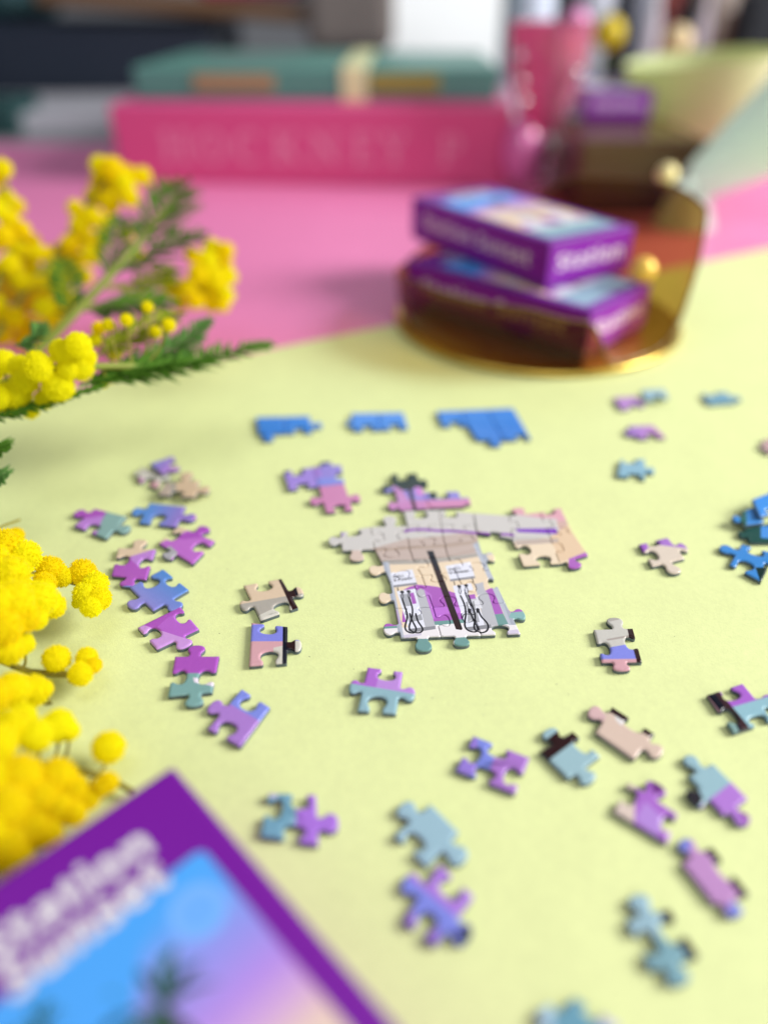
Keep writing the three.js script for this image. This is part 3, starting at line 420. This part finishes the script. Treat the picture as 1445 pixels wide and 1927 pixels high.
// ---------- mimosa ----------
const yellow = [[0.93, 0.004], [0.88, 0.002], [0.96, 0.006]].map(([gr, b]) => mat(new THREE.Color(1, gr, b), 1, { transmission: 0.6, thickness: 0, specularIntensity: 0.1, sheen: 1, sheenRoughness: 0.7, sheenColor: new THREE.Color(1, 0.88, 0.08) }));
const leafMat = [mat(new THREE.Color(0.075, 0.19, 0.015), 0.7, { specularIntensity: 0.3, side: THREE.DoubleSide }), mat(new THREE.Color(0.1, 0.23, 0.05), 0.7, { specularIntensity: 0.3, side: THREE.DoubleSide }), mat(new THREE.Color(0.25, 0.3, 0.01), 0.7, { specularIntensity: 0.3, side: THREE.DoubleSide })];
const stemMat = mat(new THREE.Color(0.22, 0.26, 0.03), 0.6), twigMat = mat(new THREE.Color(0.28, 0.24, 0.03), 0.7);
const puff = [0, 1, 2].map(() => {                                       // a round head of fine stamens
  const gs = [new THREE.IcosahedronGeometry(0.86, 4).deleteAttribute('uv')], N = 420;
  for (let i = 0; i < N; i++) {
    const y = 1 - 2 * (i + 0.5) / N, a = i * 2.39996 + rnd(-0.2, 0.2), q = Math.sqrt(1 - y * y), d = V3(q * Math.cos(a), y, q * Math.sin(a)).add(V3(rnd(-0.1, 0.1), rnd(-0.1, 0.1), rnd(-0.1, 0.1))).normalize();
    const len = rnd(0.93, 1.05), g = new THREE.OctahedronGeometry(1, 0).scale(0.05, 0.12, 0.05).translate(0, len - 0.11, 0);
    g.applyQuaternion(new THREE.Quaternion().setFromUnitVectors(V3(0, 1, 0), d)).deleteAttribute('uv'); gs.push(g);
  }
  return mergeGeometries(gs);
});
const tube = (pts, r, seg = 5) => new THREE.TubeGeometry(new THREE.CatmullRomCurve3(pts), Math.max(8, pts.length * 6), r, seg, false);
function flowerHeads(root, list, twigs, toward) {                      // list of [place, radius, tone]
  for (const [p, r, tone] of list) {
    const m = part('flower_head', puff[(rnd() * 3) | 0], yellow[tone ?? ((rnd() * 3) | 0)], root);
    m.position.copy(p); m.scale.setScalar(r); m.rotation.set(rnd(0, 6), rnd(0, 6), rnd(0, 6));
    const to = toward(p), mid = p.clone().lerp(to, 0.5); mid.y -= 0.003;
    twigs.push(tube([p, mid, to], 0.0005));
  }
}
function nearest(path) { const c = new THREE.CatmullRomCurve3(path).getPoints(60); return (p) => { let b = c[0], d = 9; for (const q of c) { const e = q.distanceTo(p); if (e < d) { d = e; b = q; } } return b; }; }
function frond(root, path, len, wide, material, n = 46, up = 0.35) {
  wide *= 0.85; n = Math.round(n * 2.1);     // a feathered leaf: rachis with two rows of slender leaflets
  const c = new THREE.CatmullRomCurve3(path), gs = [tube(path, 0.0007).toNonIndexed()];
  for (let i = 0; i < n; i++) for (const sg of [-1, 1]) {
    const t = 0.06 + 0.94 * i / n, p = c.getPoint(t), d = c.getTangent(t), out = d.clone().cross(V3(0, 1, 0)).normalize().multiplyScalar(sg);
    const k = len * Math.sin(Math.PI * (0.18 + 0.74 * t)) * rnd(0.85, 1.1), e = out.multiplyScalar(0.8).addScaledVector(d, rnd(0.5, 0.9)); e.y += rnd(-0.35, up + 0.15); e.normalize();
    const tip = p.clone().addScaledVector(e, k), sd = d.clone().multiplyScalar(wide / 2), m = p.clone().lerp(tip, 0.5); m.y += wide * 0.25;
    const a = m.clone().add(sd), b = m.clone().sub(sd), g = new THREE.BufferGeometry();
    a.y -= wide * 0.2; b.y -= wide * 0.2;
    const v = [p, a, m, a, tip, m, p, m, b, m, tip, b].flatMap((q) => [q.x, q.y, q.z]);
    g.setAttribute('position', new THREE.Float32BufferAttribute(v, 3)); g.setAttribute('uv', new THREE.Float32BufferAttribute(new Array(24).fill(0), 2)); g.computeVertexNormals(); gs.push(g);
  }
  return part('leaf', mergeGeometries(gs), material, root);
}
{ // upper sprig, rising at the back left
  const g = thing('mimosa_sprig', 'tall back sprig of yellow mimosa rising in front of the pink sheet at upper left', 'mimosa sprig', 0, 0, 0, 0, 'sprigs of mimosa');
  const main = [V3(-0.34, 0.004, -0.33), deep(-160, 760, 0.42), deep(30, 690, 0.42), deep(150, 580, 0.43), deep(250, 470, 0.45), deep(335, 372, 0.47)];
  part('stem', tube(main, 0.0026, 8), stemMat, g);
  const second = [deep(-60, 720, 0.44), deep(40, 560, 0.47), deep(110, 470, 0.49), deep(190, 350, 0.51), deep(225, 310, 0.52)];
  const third = [deep(150, 580, 0.43), deep(260, 560, 0.46), deep(340, 540, 0.49), deep(410, 500, 0.5)];
  const fourth = [deep(-80, 640, 0.44), deep(10, 500, 0.47), deep(20, 400, 0.49), deep(5, 320, 0.5)];
  part('stem', tube(second, 0.0015, 6), stemMat, g); part('stem', tube(third, 0.0013, 6), stemMat, g); part('stem', tube(fourth, 0.0015, 6), stemMat, g);
  const twigs = [], heads = (path, z, spots) => flowerHeads(g, spots.map(([x, y, r, t]) => { const d = z + rnd(-0.022, 0.022); return [deep(x, y, d), r / FOC * d, t]; }), twigs, nearest(path));
  heads(second, 0.5, [[188, 312, 20], [212, 318, 24], [240, 326, 17], [268, 332, 19], [190, 345, 21], [222, 350, 22], [245, 372, 19], [178, 372, 20], [208, 382, 21], [236, 345, 20], [198, 332, 22], [142, 392, 17], [150, 425, 20], [175, 410, 20], [198, 418, 18], [160, 450, 22], [132, 460, 20], [110, 480, 22], [140, 492, 22], [172, 480, 20], [100, 505, 18], [120, 520, 20], [86, 478, 16], [158, 520, 19], [190, 450, 18]]);
  heads(fourth, 0.48, [[5, 318, 20], [-12, 330, 22], [12, 372, 18], [32, 388, 17], [-8, 392, 22], [18, 412, 20], [42, 432, 18], [8, 445, 22], [28, 462, 20], [-14, 455, 22], [44, 480, 18], [20, 498, 22], [60, 505, 19], [-4, 515, 24], [40, 530, 22], [72, 540, 22], [15, 552, 24], [95, 545, 20], [50, 570, 24], [-10, 575, 24], [85, 580, 22], [28, 600, 24, 1], [62, 615, 22, 1], [2, 630, 22, 1], [105, 600, 24, 1], [128, 560, 18], [112, 545, 22], [70, 475, 18], [92, 520, 22], [62, 455, 17], [120, 575, 22, 1], [82, 625, 22, 1], [45, 640, 22, 1], [-10, 610, 26]]);
  heads(third, 0.49, [[400, 468, 20], [425, 472, 18], [418, 498, 22], [390, 492, 22], [430, 520, 18], [402, 522, 22], [372, 515, 20], [412, 546, 22], [385, 548, 22], [352, 540, 18, 1], [428, 556, 16], [400, 572, 18, 1], [368, 566, 18, 1], [335, 550, 18, 1], [318, 536, 16, 1], [362, 480, 16], [420, 575, 14, 1], [340, 572, 15, 1], [262, 482, 14], [238, 440, 14], [275, 562, 15]]);
  part('stalks', mergeGeometries(twigs), twigMat, g).userData.kind = 'stuff';
  frond(g, [deep(255, 465, 0.45), deep(300, 410, 0.46), deep(345, 345, 0.47)], 0.028, 0.0028, leafMat[0], 26, 0.5);
  frond(g, [deep(200, 525, 0.44), deep(215, 465, 0.45), deep(228, 410, 0.46)], 0.018, 0.003, leafMat[0], 20, 0.6);
  frond(g, [deep(215, 515, 0.44), deep(290, 480, 0.45), deep(385, 438, 0.46)], 0.024, 0.003, leafMat[0], 26, 0.4);
  frond(g, [deep(160, 585, 0.43), deep(235, 575, 0.43), deep(330, 570, 0.44)], 0.022, 0.0032, leafMat[0], 34, 0.2);
  frond(g, [deep(130, 600, 0.43), deep(128, 540, 0.44), deep(120, 490, 0.45)], 0.016, 0.003, leafMat[0], 20, 0.3);
  frond(g, [deep(200, 545, 0.43), deep(270, 535, 0.45), deep(330, 505, 0.46)], 0.02, 0.003, leafMat[2], 28, 0.2);
}
{ // middle sprig hanging over the edge of the yellow sheet
  const g = thing('mimosa_sprig', 'middle left sprig of mimosa with dark feathery leaves reaching towards the pink sheet', 'mimosa sprig', 0, 0, 0, 0, 'sprigs of mimosa');
  const main = [V3(-0.33, 0.004, -0.27), deep(-190, 820, 0.34), deep(-20, 735, 0.335), deep(90, 695, 0.335), deep(180, 690, 0.345), deep(270, 690, 0.36)];
  part('stem', tube(main, 0.0018, 8), stemMat, g);
  const twigs = [];
  flowerHeads(g, [[-18, 700, 26], [8, 682, 26], [30, 742, 32], [-6, 745, 28], [72, 690, 31], [48, 716, 28], [110, 728, 32], [84, 752, 20], [118, 662, 26], [148, 650, 27], [152, 692, 27], [128, 696, 22], [166, 672, 18], [40, 690, 24], [216, 664, 15], [210, 706, 17], [196, 722, 10], [180, 640, 14], [20, 772, 15], [58, 772, 18], [-20, 770, 24], [238, 602, 13], [205, 612, 13], [278, 578, 12], [318, 612, 14], [292, 625, 13], [186, 618, 14, 1]].map(([x, y, r, t]) => { const z = 0.333 + rnd(-0.012, 0.012) + (x > 170 ? 0.03 : 0); return [deep(x, y, z), r / FOC * z, t ?? (x > 180 ? 0 : 2)]; }), twigs, nearest(main));
  part('stalks', mergeGeometries(twigs), twigMat, g).userData.kind = 'stuff';
  frond(g, [deep(190, 715, 0.35), deep(330, 690, 0.365), deep(512, 648, 0.4)], 0.015, 0.0028, leafMat[0], 60, 0.5);
  frond(g, [deep(215, 690, 0.36), deep(310, 665, 0.37), deep(395, 602, 0.385)], 0.014, 0.0028, leafMat[1], 46, 0.3);
  frond(g, [deep(150, 725, 0.345), deep(260, 695, 0.355), deep(400, 680, 0.37)], 0.012, 0.0026, leafMat[0], 50, 0.3);
  frond(g, [deep(185, 668, 0.36), deep(250, 630, 0.37), deep(340, 590, 0.385)], 0.016, 0.0024, leafMat[2], 44, 0.3);
  frond(g, [deep(-60, 800, 0.33), deep(60, 765, 0.335), deep(200, 725, 0.345)], 0.008, 0.0022, leafMat[0], 40, 0.1);
  frond(g, [deep(-90, 800, 0.33), deep(-40, 850, 0.325), deep(20, 838, 0.322)], 0.012, 0.0028, leafMat[0], 22, 0.1);
  frond(g, [deep(-90, 850, 0.33), deep(-40, 900, 0.322), deep(16, 893, 0.32)], 0.012, 0.0028, leafMat[1], 22, 0.1);
  frond(g, [deep(30, 650, 0.35), deep(60, 640, 0.35), deep(80, 610, 0.355)], 0.01, 0.0028, leafMat[1], 16, 0.3);
}
{ // front sprig on the yellow sheet
  const g = thing('mimosa_sprig', 'front sprig of yellow mimosa lying on the yellow sheet behind the large purple box', 'mimosa sprig', 0, 0, 0, 0, 'sprigs of mimosa');
  const A = [V3(-0.25, 0.004, -0.12), at(-90, 1380, 0.012), at(-30, 1240, 0.012), at(60, 1265, 0.008), at(130, 1270, 0.006)];
  const B = [at(-90, 1380, 0.012), at(20, 1430, 0.009), at(110, 1440, 0.006), at(210, 1468, 0.004), at(250, 1490, 0.003)];
  const D = [at(-30, 1240, 0.012), at(0, 1120, 0.016), at(60, 1080, 0.014), at(150, 1100, 0.008)];
  const E = [at(-40, 1100, 0.012), at(-10, 1000, 0.01), at(38, 978, 0.006)];
  for (const [c, r] of [[A, 0.0012], [B, 0.0009], [D, 0.001], [E, 0.0006]]) part('stem', tube(c, r, 6), twigMat, g);
  const path = nearest([...A, ...B.slice(1)]), pd = nearest(D), twigs = [];
  const head = (list, to) => flowerHeads(g, list.map(([x, y, r, h, t]) => { const p = at(x, y, h * 1.45), z = -p.z * C + (EYE - p.y) * S; return [p, r / FOC * z, t]; }), twigs, to);
  head([[31, 1008, 17, 0.008], [8, 1030, 38, 0.022], [48, 1046, 32, 0.02], [-20, 1060, 44, 0.024], [20, 1082, 42, 0.022], [95, 1072, 28, 0.014], [118, 1085, 22, 0.012], [84, 1098, 24, 0.014], [156, 1078, 28, 0.011], [180, 1100, 27, 0.01], [188, 1126, 24, 0.009], [160, 1118, 24, 0.01], [172, 1142, 22, 0.009], [145, 1136, 10, 0.008], [75, 1128, 38, 0.018], [100, 1140, 26, 0.014], [26, 1130, 44, 0.022], [-14, 1135, 44, 0.024], [48, 1160, 32, 0.018], [6, 1180, 40, 0.02], [70, 1165, 22, 0.016]], pd);
  head([[18, 1222, 32, 0.014], [46, 1212, 22, 0.012], [-12, 1215, 36, 0.016], [107, 1240, 28, 0.007], [164, 1238, 22, 0.006], [152, 1268, 25, 0.006], [178, 1252, 16, 0.006], [62, 1300, 33, 0.008], [24, 1298, 36, 0.012], [-14, 1310, 38, 0.014], [84, 1296, 18, 0.008], [22, 1370, 40, 0.014], [110, 1366, 34, 0.009], [70, 1384, 34, 0.012], [132, 1376, 20, 0.008], [-10, 1400, 44, 0.016], [45, 1348, 26, 0.012], [205, 1407, 33, 0.006], [108, 1464, 40, 0.008, 1], [40, 1462, 44, 0.012, 1], [74, 1502, 42, 0.008, 1], [204, 1472, 22, 0.005, 1], [190, 1482, 20, 0.005, 1], [12, 1520, 46, 0.012, 1], [-20, 1470, 44, 0.014], [140, 1486, 30, 0.006, 1], [110, 1520, 34, 0.006, 1], [60, 1560, 40, 0.006, 1], [10, 1590, 44, 0.008, 1], [-30, 1560, 44, 0.012], [140, 1530, 26, 0.005, 1], [30, 1620, 36, 0.006, 1], [90, 1568, 30, 0.005, 1], [168, 1504, 22, 0.004, 1]], path);
  part('stalks', mergeGeometries(twigs), twigMat, g).userData.kind = 'stuff';
}

// ---------- background ----------
const block = (name, label, category, x0, x1, y0, y1, z0, z1, m, r = 0.004, turn = 0) => {
  const g = thing(name, label, category, (x0 + x1) / 2, y0, (z0 + z1) / 2, turn);
  part('body', new RoundedBoxGeometry(x1 - x0, y1 - y0, z1 - z0, 3, r).translate(0, (y1 - y0) / 2, 0), m, g);
  return g;
};
{ // thick pink book
  const g = thing('pink_book', 'thick pink book lying flat under the green box, white letters on its spine', 'book', -0.09, 0, -1.015, -0.066);
  const pink = mat(new THREE.Color(0.7, 0.09, 0.28), 0.45), w = 0.482, d = 0.34, h = 0.086;
  part('spine', new RoundedBoxGeometry(w, h, 0.006, 3, 0.0025).translate(0, h / 2, 0.001), pink, g);
  part('cover', new RoundedBoxGeometry(w, 0.005, d, 2, 0.002).translate(0, h - 0.0025, -d / 2), pink, g);
  part('cover', new RoundedBoxGeometry(w, 0.005, d, 2, 0.002).translate(0, 0.0026, -d / 2), pink, g);
  part('pages', new THREE.BoxGeometry(w - 0.012, h - 0.011, d - 0.012).translate(0, h / 2, -d / 2 - 0.002), mat(new THREE.Color(0.75, 0.72, 0.66), 0.9), g);
  const t = canvasTexture(1024, 180, (c) => { c.fillStyle = '#d8518a'; c.fillRect(0, 0, 1024, 180); c.fillStyle = '#e291b0'; c.font = '112px serif'; c.textBaseline = 'middle'; const s = 'HOCKNEY', x = [110, 210, 310, 410, 510, 620, 700]; [...s].forEach((q, i) => c.fillText(q, x[i], 94)); c.font = '104px serif'; c.fillText('P', 850, 94); });
  part('spine_lettering', new THREE.PlaneGeometry(w - 0.01, h - 0.008).translate(0, h / 2, 0.0043), mat(0xffffff, 0.45, { map: t }), g);
}
{ // green box with a pale ribbon
  const g = thing('green_box', 'flat green box with a cream ribbon lying on the pink book', 'box', -0.085, 0.0862, -1.07, -0.03);
  const w = 0.45, h = 0.036, d = 0.3;
  part('body', new RoundedBoxGeometry(w, h, d, 3, 0.004).translate(0, h / 2, -d / 2), mat(new THREE.Color(0.09, 0.27, 0.23), 0.4), g);
  part('ribbon', new RoundedBoxGeometry(0.032, h + 0.003, d + 0.003, 2, 0.002).translate(0.048, h / 2, -d / 2), mat(new THREE.Color(0.72, 0.75, 0.42), 0.5), g);
  part('label', new RoundedBoxGeometry(0.1, 0.018, 0.002, 2, 0.0008).translate(-0.1, h / 2 + 0.001, 0.001), mat(new THREE.Color(0.36, 0.24, 0.12), 0.6), g);
  part('label', new RoundedBoxGeometry(0.085, 0.02, 0.002, 2, 0.0008).translate(0.11, h / 2 + 0.001, 0.001), mat(new THREE.Color(0.3, 0.27, 0.05), 0.6), g);
}
// dark furniture and stacked things at the back left
block('navy_case', 'navy blue case standing at the back left beyond the pink sheet', 'case', -1.25, -0.33, 0, 0.15, -2.1, -1.75, mat(new THREE.Color(0.012, 0.02, 0.04), 0.5), 0.02);
block('teal_case', 'dark teal case on the navy case in the top left corner', 'case', -1.3, -0.72, 0.151, 0.3, -2.05, -1.8, mat(new THREE.Color(0.015, 0.06, 0.07), 0.5), 0.02);
{ const g = block('wooden_board', 'brown wooden board leaning over the navy case at the top of the photo', 'board', -0.66, -0.02, 0.157, 0.186, -1.9, -1.72, mat(new THREE.Color(0.16, 0.08, 0.035), 0.6), 0.01); g.rotation.z = -0.06; }
block('grey_folder', 'pale grey folder lying on the desk at the left behind the pink sheet', 'folder', -0.92, -0.42, -0.0012, 0.03, -1.72, -1.4, mat(new THREE.Color(0.5, 0.5, 0.56), 0.5), 0.006, 0.1);
block('dark_green_case', 'small dark green case at the left edge behind the pink sheet', 'case', -0.78, -0.6, -0.0012, 0.05, -1.5, -1.38, mat(new THREE.Color(0.01, 0.06, 0.06), 0.5), 0.006);
block('magenta_pouch', 'magenta pouch at the top edge above the green box', 'pouch', -0.36, -0.16, 0.186, 0.3, -1.86, -1.76, mat(new THREE.Color(0.5, 0.02, 0.2), 0.6), 0.02);
block('taupe_cushion', 'taupe cushion at the top edge left of the white card', 'cushion', -0.15, 0.02, 0.1, 0.3, -1.9, -1.7, mat(new THREE.Color(0.2, 0.17, 0.16), 0.8), 0.03);
block('white_card', 'large white card standing upright behind the green box', 'card', -0.06, 0.36, 0, 0.42, -2.2, -2.17, mat(new THREE.Color(0.92, 0.95, 0.98), 0.7), 0.004, 0.4);
block('grey_post', 'slim grey post left of the pink goblet', 'post', 0.2, 0.235, 0, 0.36, -1.55, -1.52, mat(new THREE.Color(0.14, 0.16, 0.19), 0.5), 0.004);
{ // round white dish at the left edge
  const g = thing('white_dish', 'white round dish at the left edge above the grey folder', 'dish', -0.86, 0.03, -1.58);
  part('bowl', new THREE.LatheGeometry([[0.001, 0.002], [0.04, 0.002], [0.07, 0.03], [0.075, 0.05], [0.07, 0.05], [0.062, 0.03], [0.001, 0.008]].map(([x, y]) => V2(x, y)), 40), mat(new THREE.Color(0.7, 0.68, 0.64), 0.4), g);
}
function goblet(label, px, base, z, R, hgt, foot, glassMat, bead) {
  const p = deep(px, base, z), g = thing('goblet', label, 'goblet', p.x, 0, p.z, 0, 'coloured goblets behind the amber bowl');
  part('foot', new THREE.LatheGeometry([[0.001, 0.0003], [foot, 0.0003], [foot, 0.003], [0.008, 0.01], [0.006, 0.02]].map(([x, y]) => V2(x, y)), 40), glassMat, g);
  for (const [k, r] of [[0.024, 0.011], [0.043, 0.014]]) part('stem_bead', new THREE.SphereGeometry(r, 24, 16).translate(0, k, 0), bead, g);
  const prof = [[0.004, 0.056], [R * 0.3, 0.062], [R * 0.62, 0.084], [R * 0.9, 0.056 + hgt * 0.62], [R * 0.97, 0.056 + hgt], [R * 0.93, 0.056 + hgt], [R * 0.85, 0.056 + hgt * 0.62], [R * 0.56, 0.088], [R * 0.25, 0.068], [0.003, 0.062]];
  const cup = new THREE.LatheGeometry(new THREE.SplineCurve(prof.map(([x, y]) => V2(x, y))).getPoints(40), 72), q = cup.attributes.position;
  for (let i = 0; i < q.count; i++) { const a = Math.atan2(q.getX(i), q.getZ(i)), k = 1 + 0.025 * Math.cos(a * 14); q.setX(i, q.getX(i) * k); q.setZ(i, q.getZ(i) * k); }
  cup.computeVertexNormals(); part('cup', cup, glassMat, g);
  for (const [a, y, q] of [[-0.9, 0.14, 0.007], [-0.8, 0.118, 0.006], [-0.7, 0.098, 0.006], [0.6, 0.125, 0.005]]) part('glint_bead', new THREE.SphereGeometry(q, 16, 12).translate(R * Math.sin(a) * 1.0, y, R * Math.cos(a) * 1.0), bead, g);  // sparkles on the cup, added as small silver balls
  return g;
}
const silver = mat(new THREE.Color(0.75, 0.74, 0.78), 0.15, { metalness: 1 });
goblet('ribbed pink goblet with silver stem beads left of the small purple box', 1008, 330, 0.92, 0.046, 0.11, 0.035, mat(new THREE.Color(0.86, 0.36, 0.56), 0.12, { transmission: 0.75, thickness: 0 }), silver);
function cone(label, tip, rimC, R, material, z0) {                      // a funnel-shaped glass leaning outwards, standing on its small foot
  const a = tip, ax = rimC.clone().sub(a), len = ax.length(), g = thing('glass_funnel', label, 'glass', a.x, a.y, a.z, 0, 'pale glasses leaning at the top right');
  const geo = new THREE.LatheGeometry([[0.012, 0], [0.02, 0.01], [R * 0.72, len * 0.5], [R, len], [R * 0.975, len], [R * 0.68, len * 0.5], [0.012, 0.012]].map(([x, y]) => V2(x, y)), 64);
  geo.applyQuaternion(new THREE.Quaternion().setFromUnitVectors(V3(0, 1, 0), ax.normalize())); part('cup', geo, material, g);
  part('foot', new THREE.CylinderGeometry(0.016, 0.03, Math.max(0.004, a.y), 32).translate(0, -a.y / 2, 0), material, g);
}
cone('pale green glass widening upwards right of the small purple box', deep(1296, 322, 0.99), deep(1296, 322, 0.99).add(V3(-0.014, 0.128, 0)), 0.09, mat(new THREE.Color(0.72, 0.8, 0.44), 0.9, { transmission: 0.45, thickness: 0 }));
cone('mint white glass leaning out at the right edge', deep(1300, 350, 0.76), deep(1300, 350, 0.76).add(V3(0.085, 0.062, 0.0)), 0.045, mat(new THREE.Color(0.8, 0.92, 0.84), 0.9, { transmission: 0.45, thickness: 0 }));
block('wooden_block', 'brown wooden block carrying the smallest purple box behind the amber bowl', 'block', deep(1046, 227, 0.89).x, deep(1262, 227, 0.89).x, 0, deep(1158, 227, 0.89).y - 0.0006, -1.02, -0.855, mat(new THREE.Color(0.085, 0.042, 0.01), 0.25), 0.006);
{ const b = boxCopy('purple puzzle box farthest back, lying on the wooden block'); const p = deep(1158, 227, 0.89); b.rotation.y = 0; b.position.set(p.x, p.y, p.z - BLN / 2); }
{ const g = thing('pink_ball', 'shiny pink ball at the right end of the pink book', 'ball', 0.163, 0.0, -0.985); part('ball', new THREE.SphereGeometry(0.03, 32, 24).scale(0.8, 1.35, 0.8).translate(0, 0.0405, 0), mat(new THREE.Color(0.68, 0.16, 0.42), 0.25, { clearcoat: 1 }), g); }
// things standing along the top right
const bottle = (label, px, py, z, r, col, top = 0.28) => {
  const p = deep(px, py, z), g = thing('bottle', label, 'bottle', p.x, 0, p.z, 0, 'dark bottles at the back right');
  part('glass_body', new THREE.LatheGeometry([[0.001, 0], [r, 0.001], [r, top * 0.7], [r * 0.45, top * 0.82], [r * 0.4, top], [0.001, top]].map(([x, y]) => V2(x, y)), 40), mat(col, 0.25), g);
};
const K = (r, g, b) => new THREE.Color(r, g, b);
block('dark_cabinet', 'dark cabinet standing behind the glasses at the top right', 'cabinet', 0.33, 0.86, 0, 0.3, -1.75, -1.6, mat(K(0.008, 0.01, 0.016), 0.8), 0.01);
block('white_canister', 'white canister at the right end of the top edge', 'canister', 0.66, 0.8, 0, 0.32, -1.36, -1.24, mat(K(0.92, 0.94, 0.98), 0.5), 0.02, 0.5);
bottle('pale blue bottle rising behind the pink goblet', 995, 60, 1.12, 0.034, K(0.62, 0.72, 0.86));
bottle('grey bottle at the top edge between the yellow balls and the brown bottle', 1200, 60, 1.3, 0.026, K(0.3, 0.32, 0.38));
bottle('rust red bottle at the top edge right of the grey bottle', 1250, 50, 1.32, 0.024, K(0.3, 0.07, 0.06));
bottle('taupe bottle at the top edge behind the beige ball', 1335, 60, 1.3, 0.036, K(0.33, 0.27, 0.24));
bottle('brown bottle behind the rim of the pale green glass', 1360, 80, 1.25, 0.014, K(0.2, 0.08, 0.04), 0.17);
bottle('white bottle at the top edge between two yellow balls', 1120, 25, 1.3, 0.03, K(0.66, 0.7, 0.8));
const ball = (label, px, py, z, r, col) => {  // bright reflections in glass, given the shape of coloured balls
  const p = deep(px, py, z), g = thing('reflection_ball', label, 'ball', p.x, 0, p.z, 0, 'small added balls for coloured reflections behind the glasses');
  part('ball', new THREE.SphereGeometry(r, 28, 20).translate(0, p.y, 0), mat(col, 0.35), g); part('stick', new THREE.CylinderGeometry(0.003, 0.003, p.y, 12).translate(0, p.y / 2, 0), mat(K(0.1, 0.15, 0.05), 0.6), g);
};
for (const [n, x, w, t] of [['left', 1172, 0.012, 0.21], ['middle', 1285, 0.014, 0.24], ['right', 1392, 0.016, 0.25]]) bottle('slim black bottle at the ' + n + ' of the top right row', x, 60, 1.22, w, K(0.006, 0.007, 0.012), t);
for (const [n, x] of [['left', 1228], ['right', 1322]]) bottle('slim white bottle at the ' + n + ' among the top right bottles', x, 60, 1.2, 0.011, K(0.85, 0.86, 0.9), 0.22);
ball('added bright yellow ball for a reflection beside the pink goblet', 1070, 90, 0.95, 0.016, K(0.9, 0.62, 0.01));
ball('added darker yellow ball for a reflection above the pale green glass', 1145, 62, 0.98, 0.02, K(0.62, 0.46, 0.005));
ball('added pink ball for a reflection above the bright yellow ball', 1085, 42, 1.0, 0.017, K(0.8, 0.3, 0.6));
ball('added beige ball for a reflection right of the yellow balls', 1275, 76, 1.0, 0.018, K(0.78, 0.6, 0.36));

{ // crumbs of card left by the pieces
  const n = 110, m = new THREE.InstancedMesh(new THREE.IcosahedronGeometry(1, 0), mat(K(0.16, 0.16, 0.13), 0.9), n), t = new THREE.Object3D();
  for (let i = 0; i < n; i++) { const p = at(rnd(60, 1420), rnd(760, 1800)), q = rnd(0.00006, 0.00017); t.position.set(p.x, q * 0.5, p.z); t.scale.set(q * rnd(1, 2), q * 0.7, q); t.rotation.y = rnd(0, 6); t.updateMatrix(); m.setMatrixAt(i, t.matrix); }
  m.name = 'card_crumbs'; scene.add(m); tag(m, 'tiny dark card crumbs scattered over the yellow sheet', 'crumbs', null, 'stuff');
}
shade(scene);
renderer.render(scene, camera);
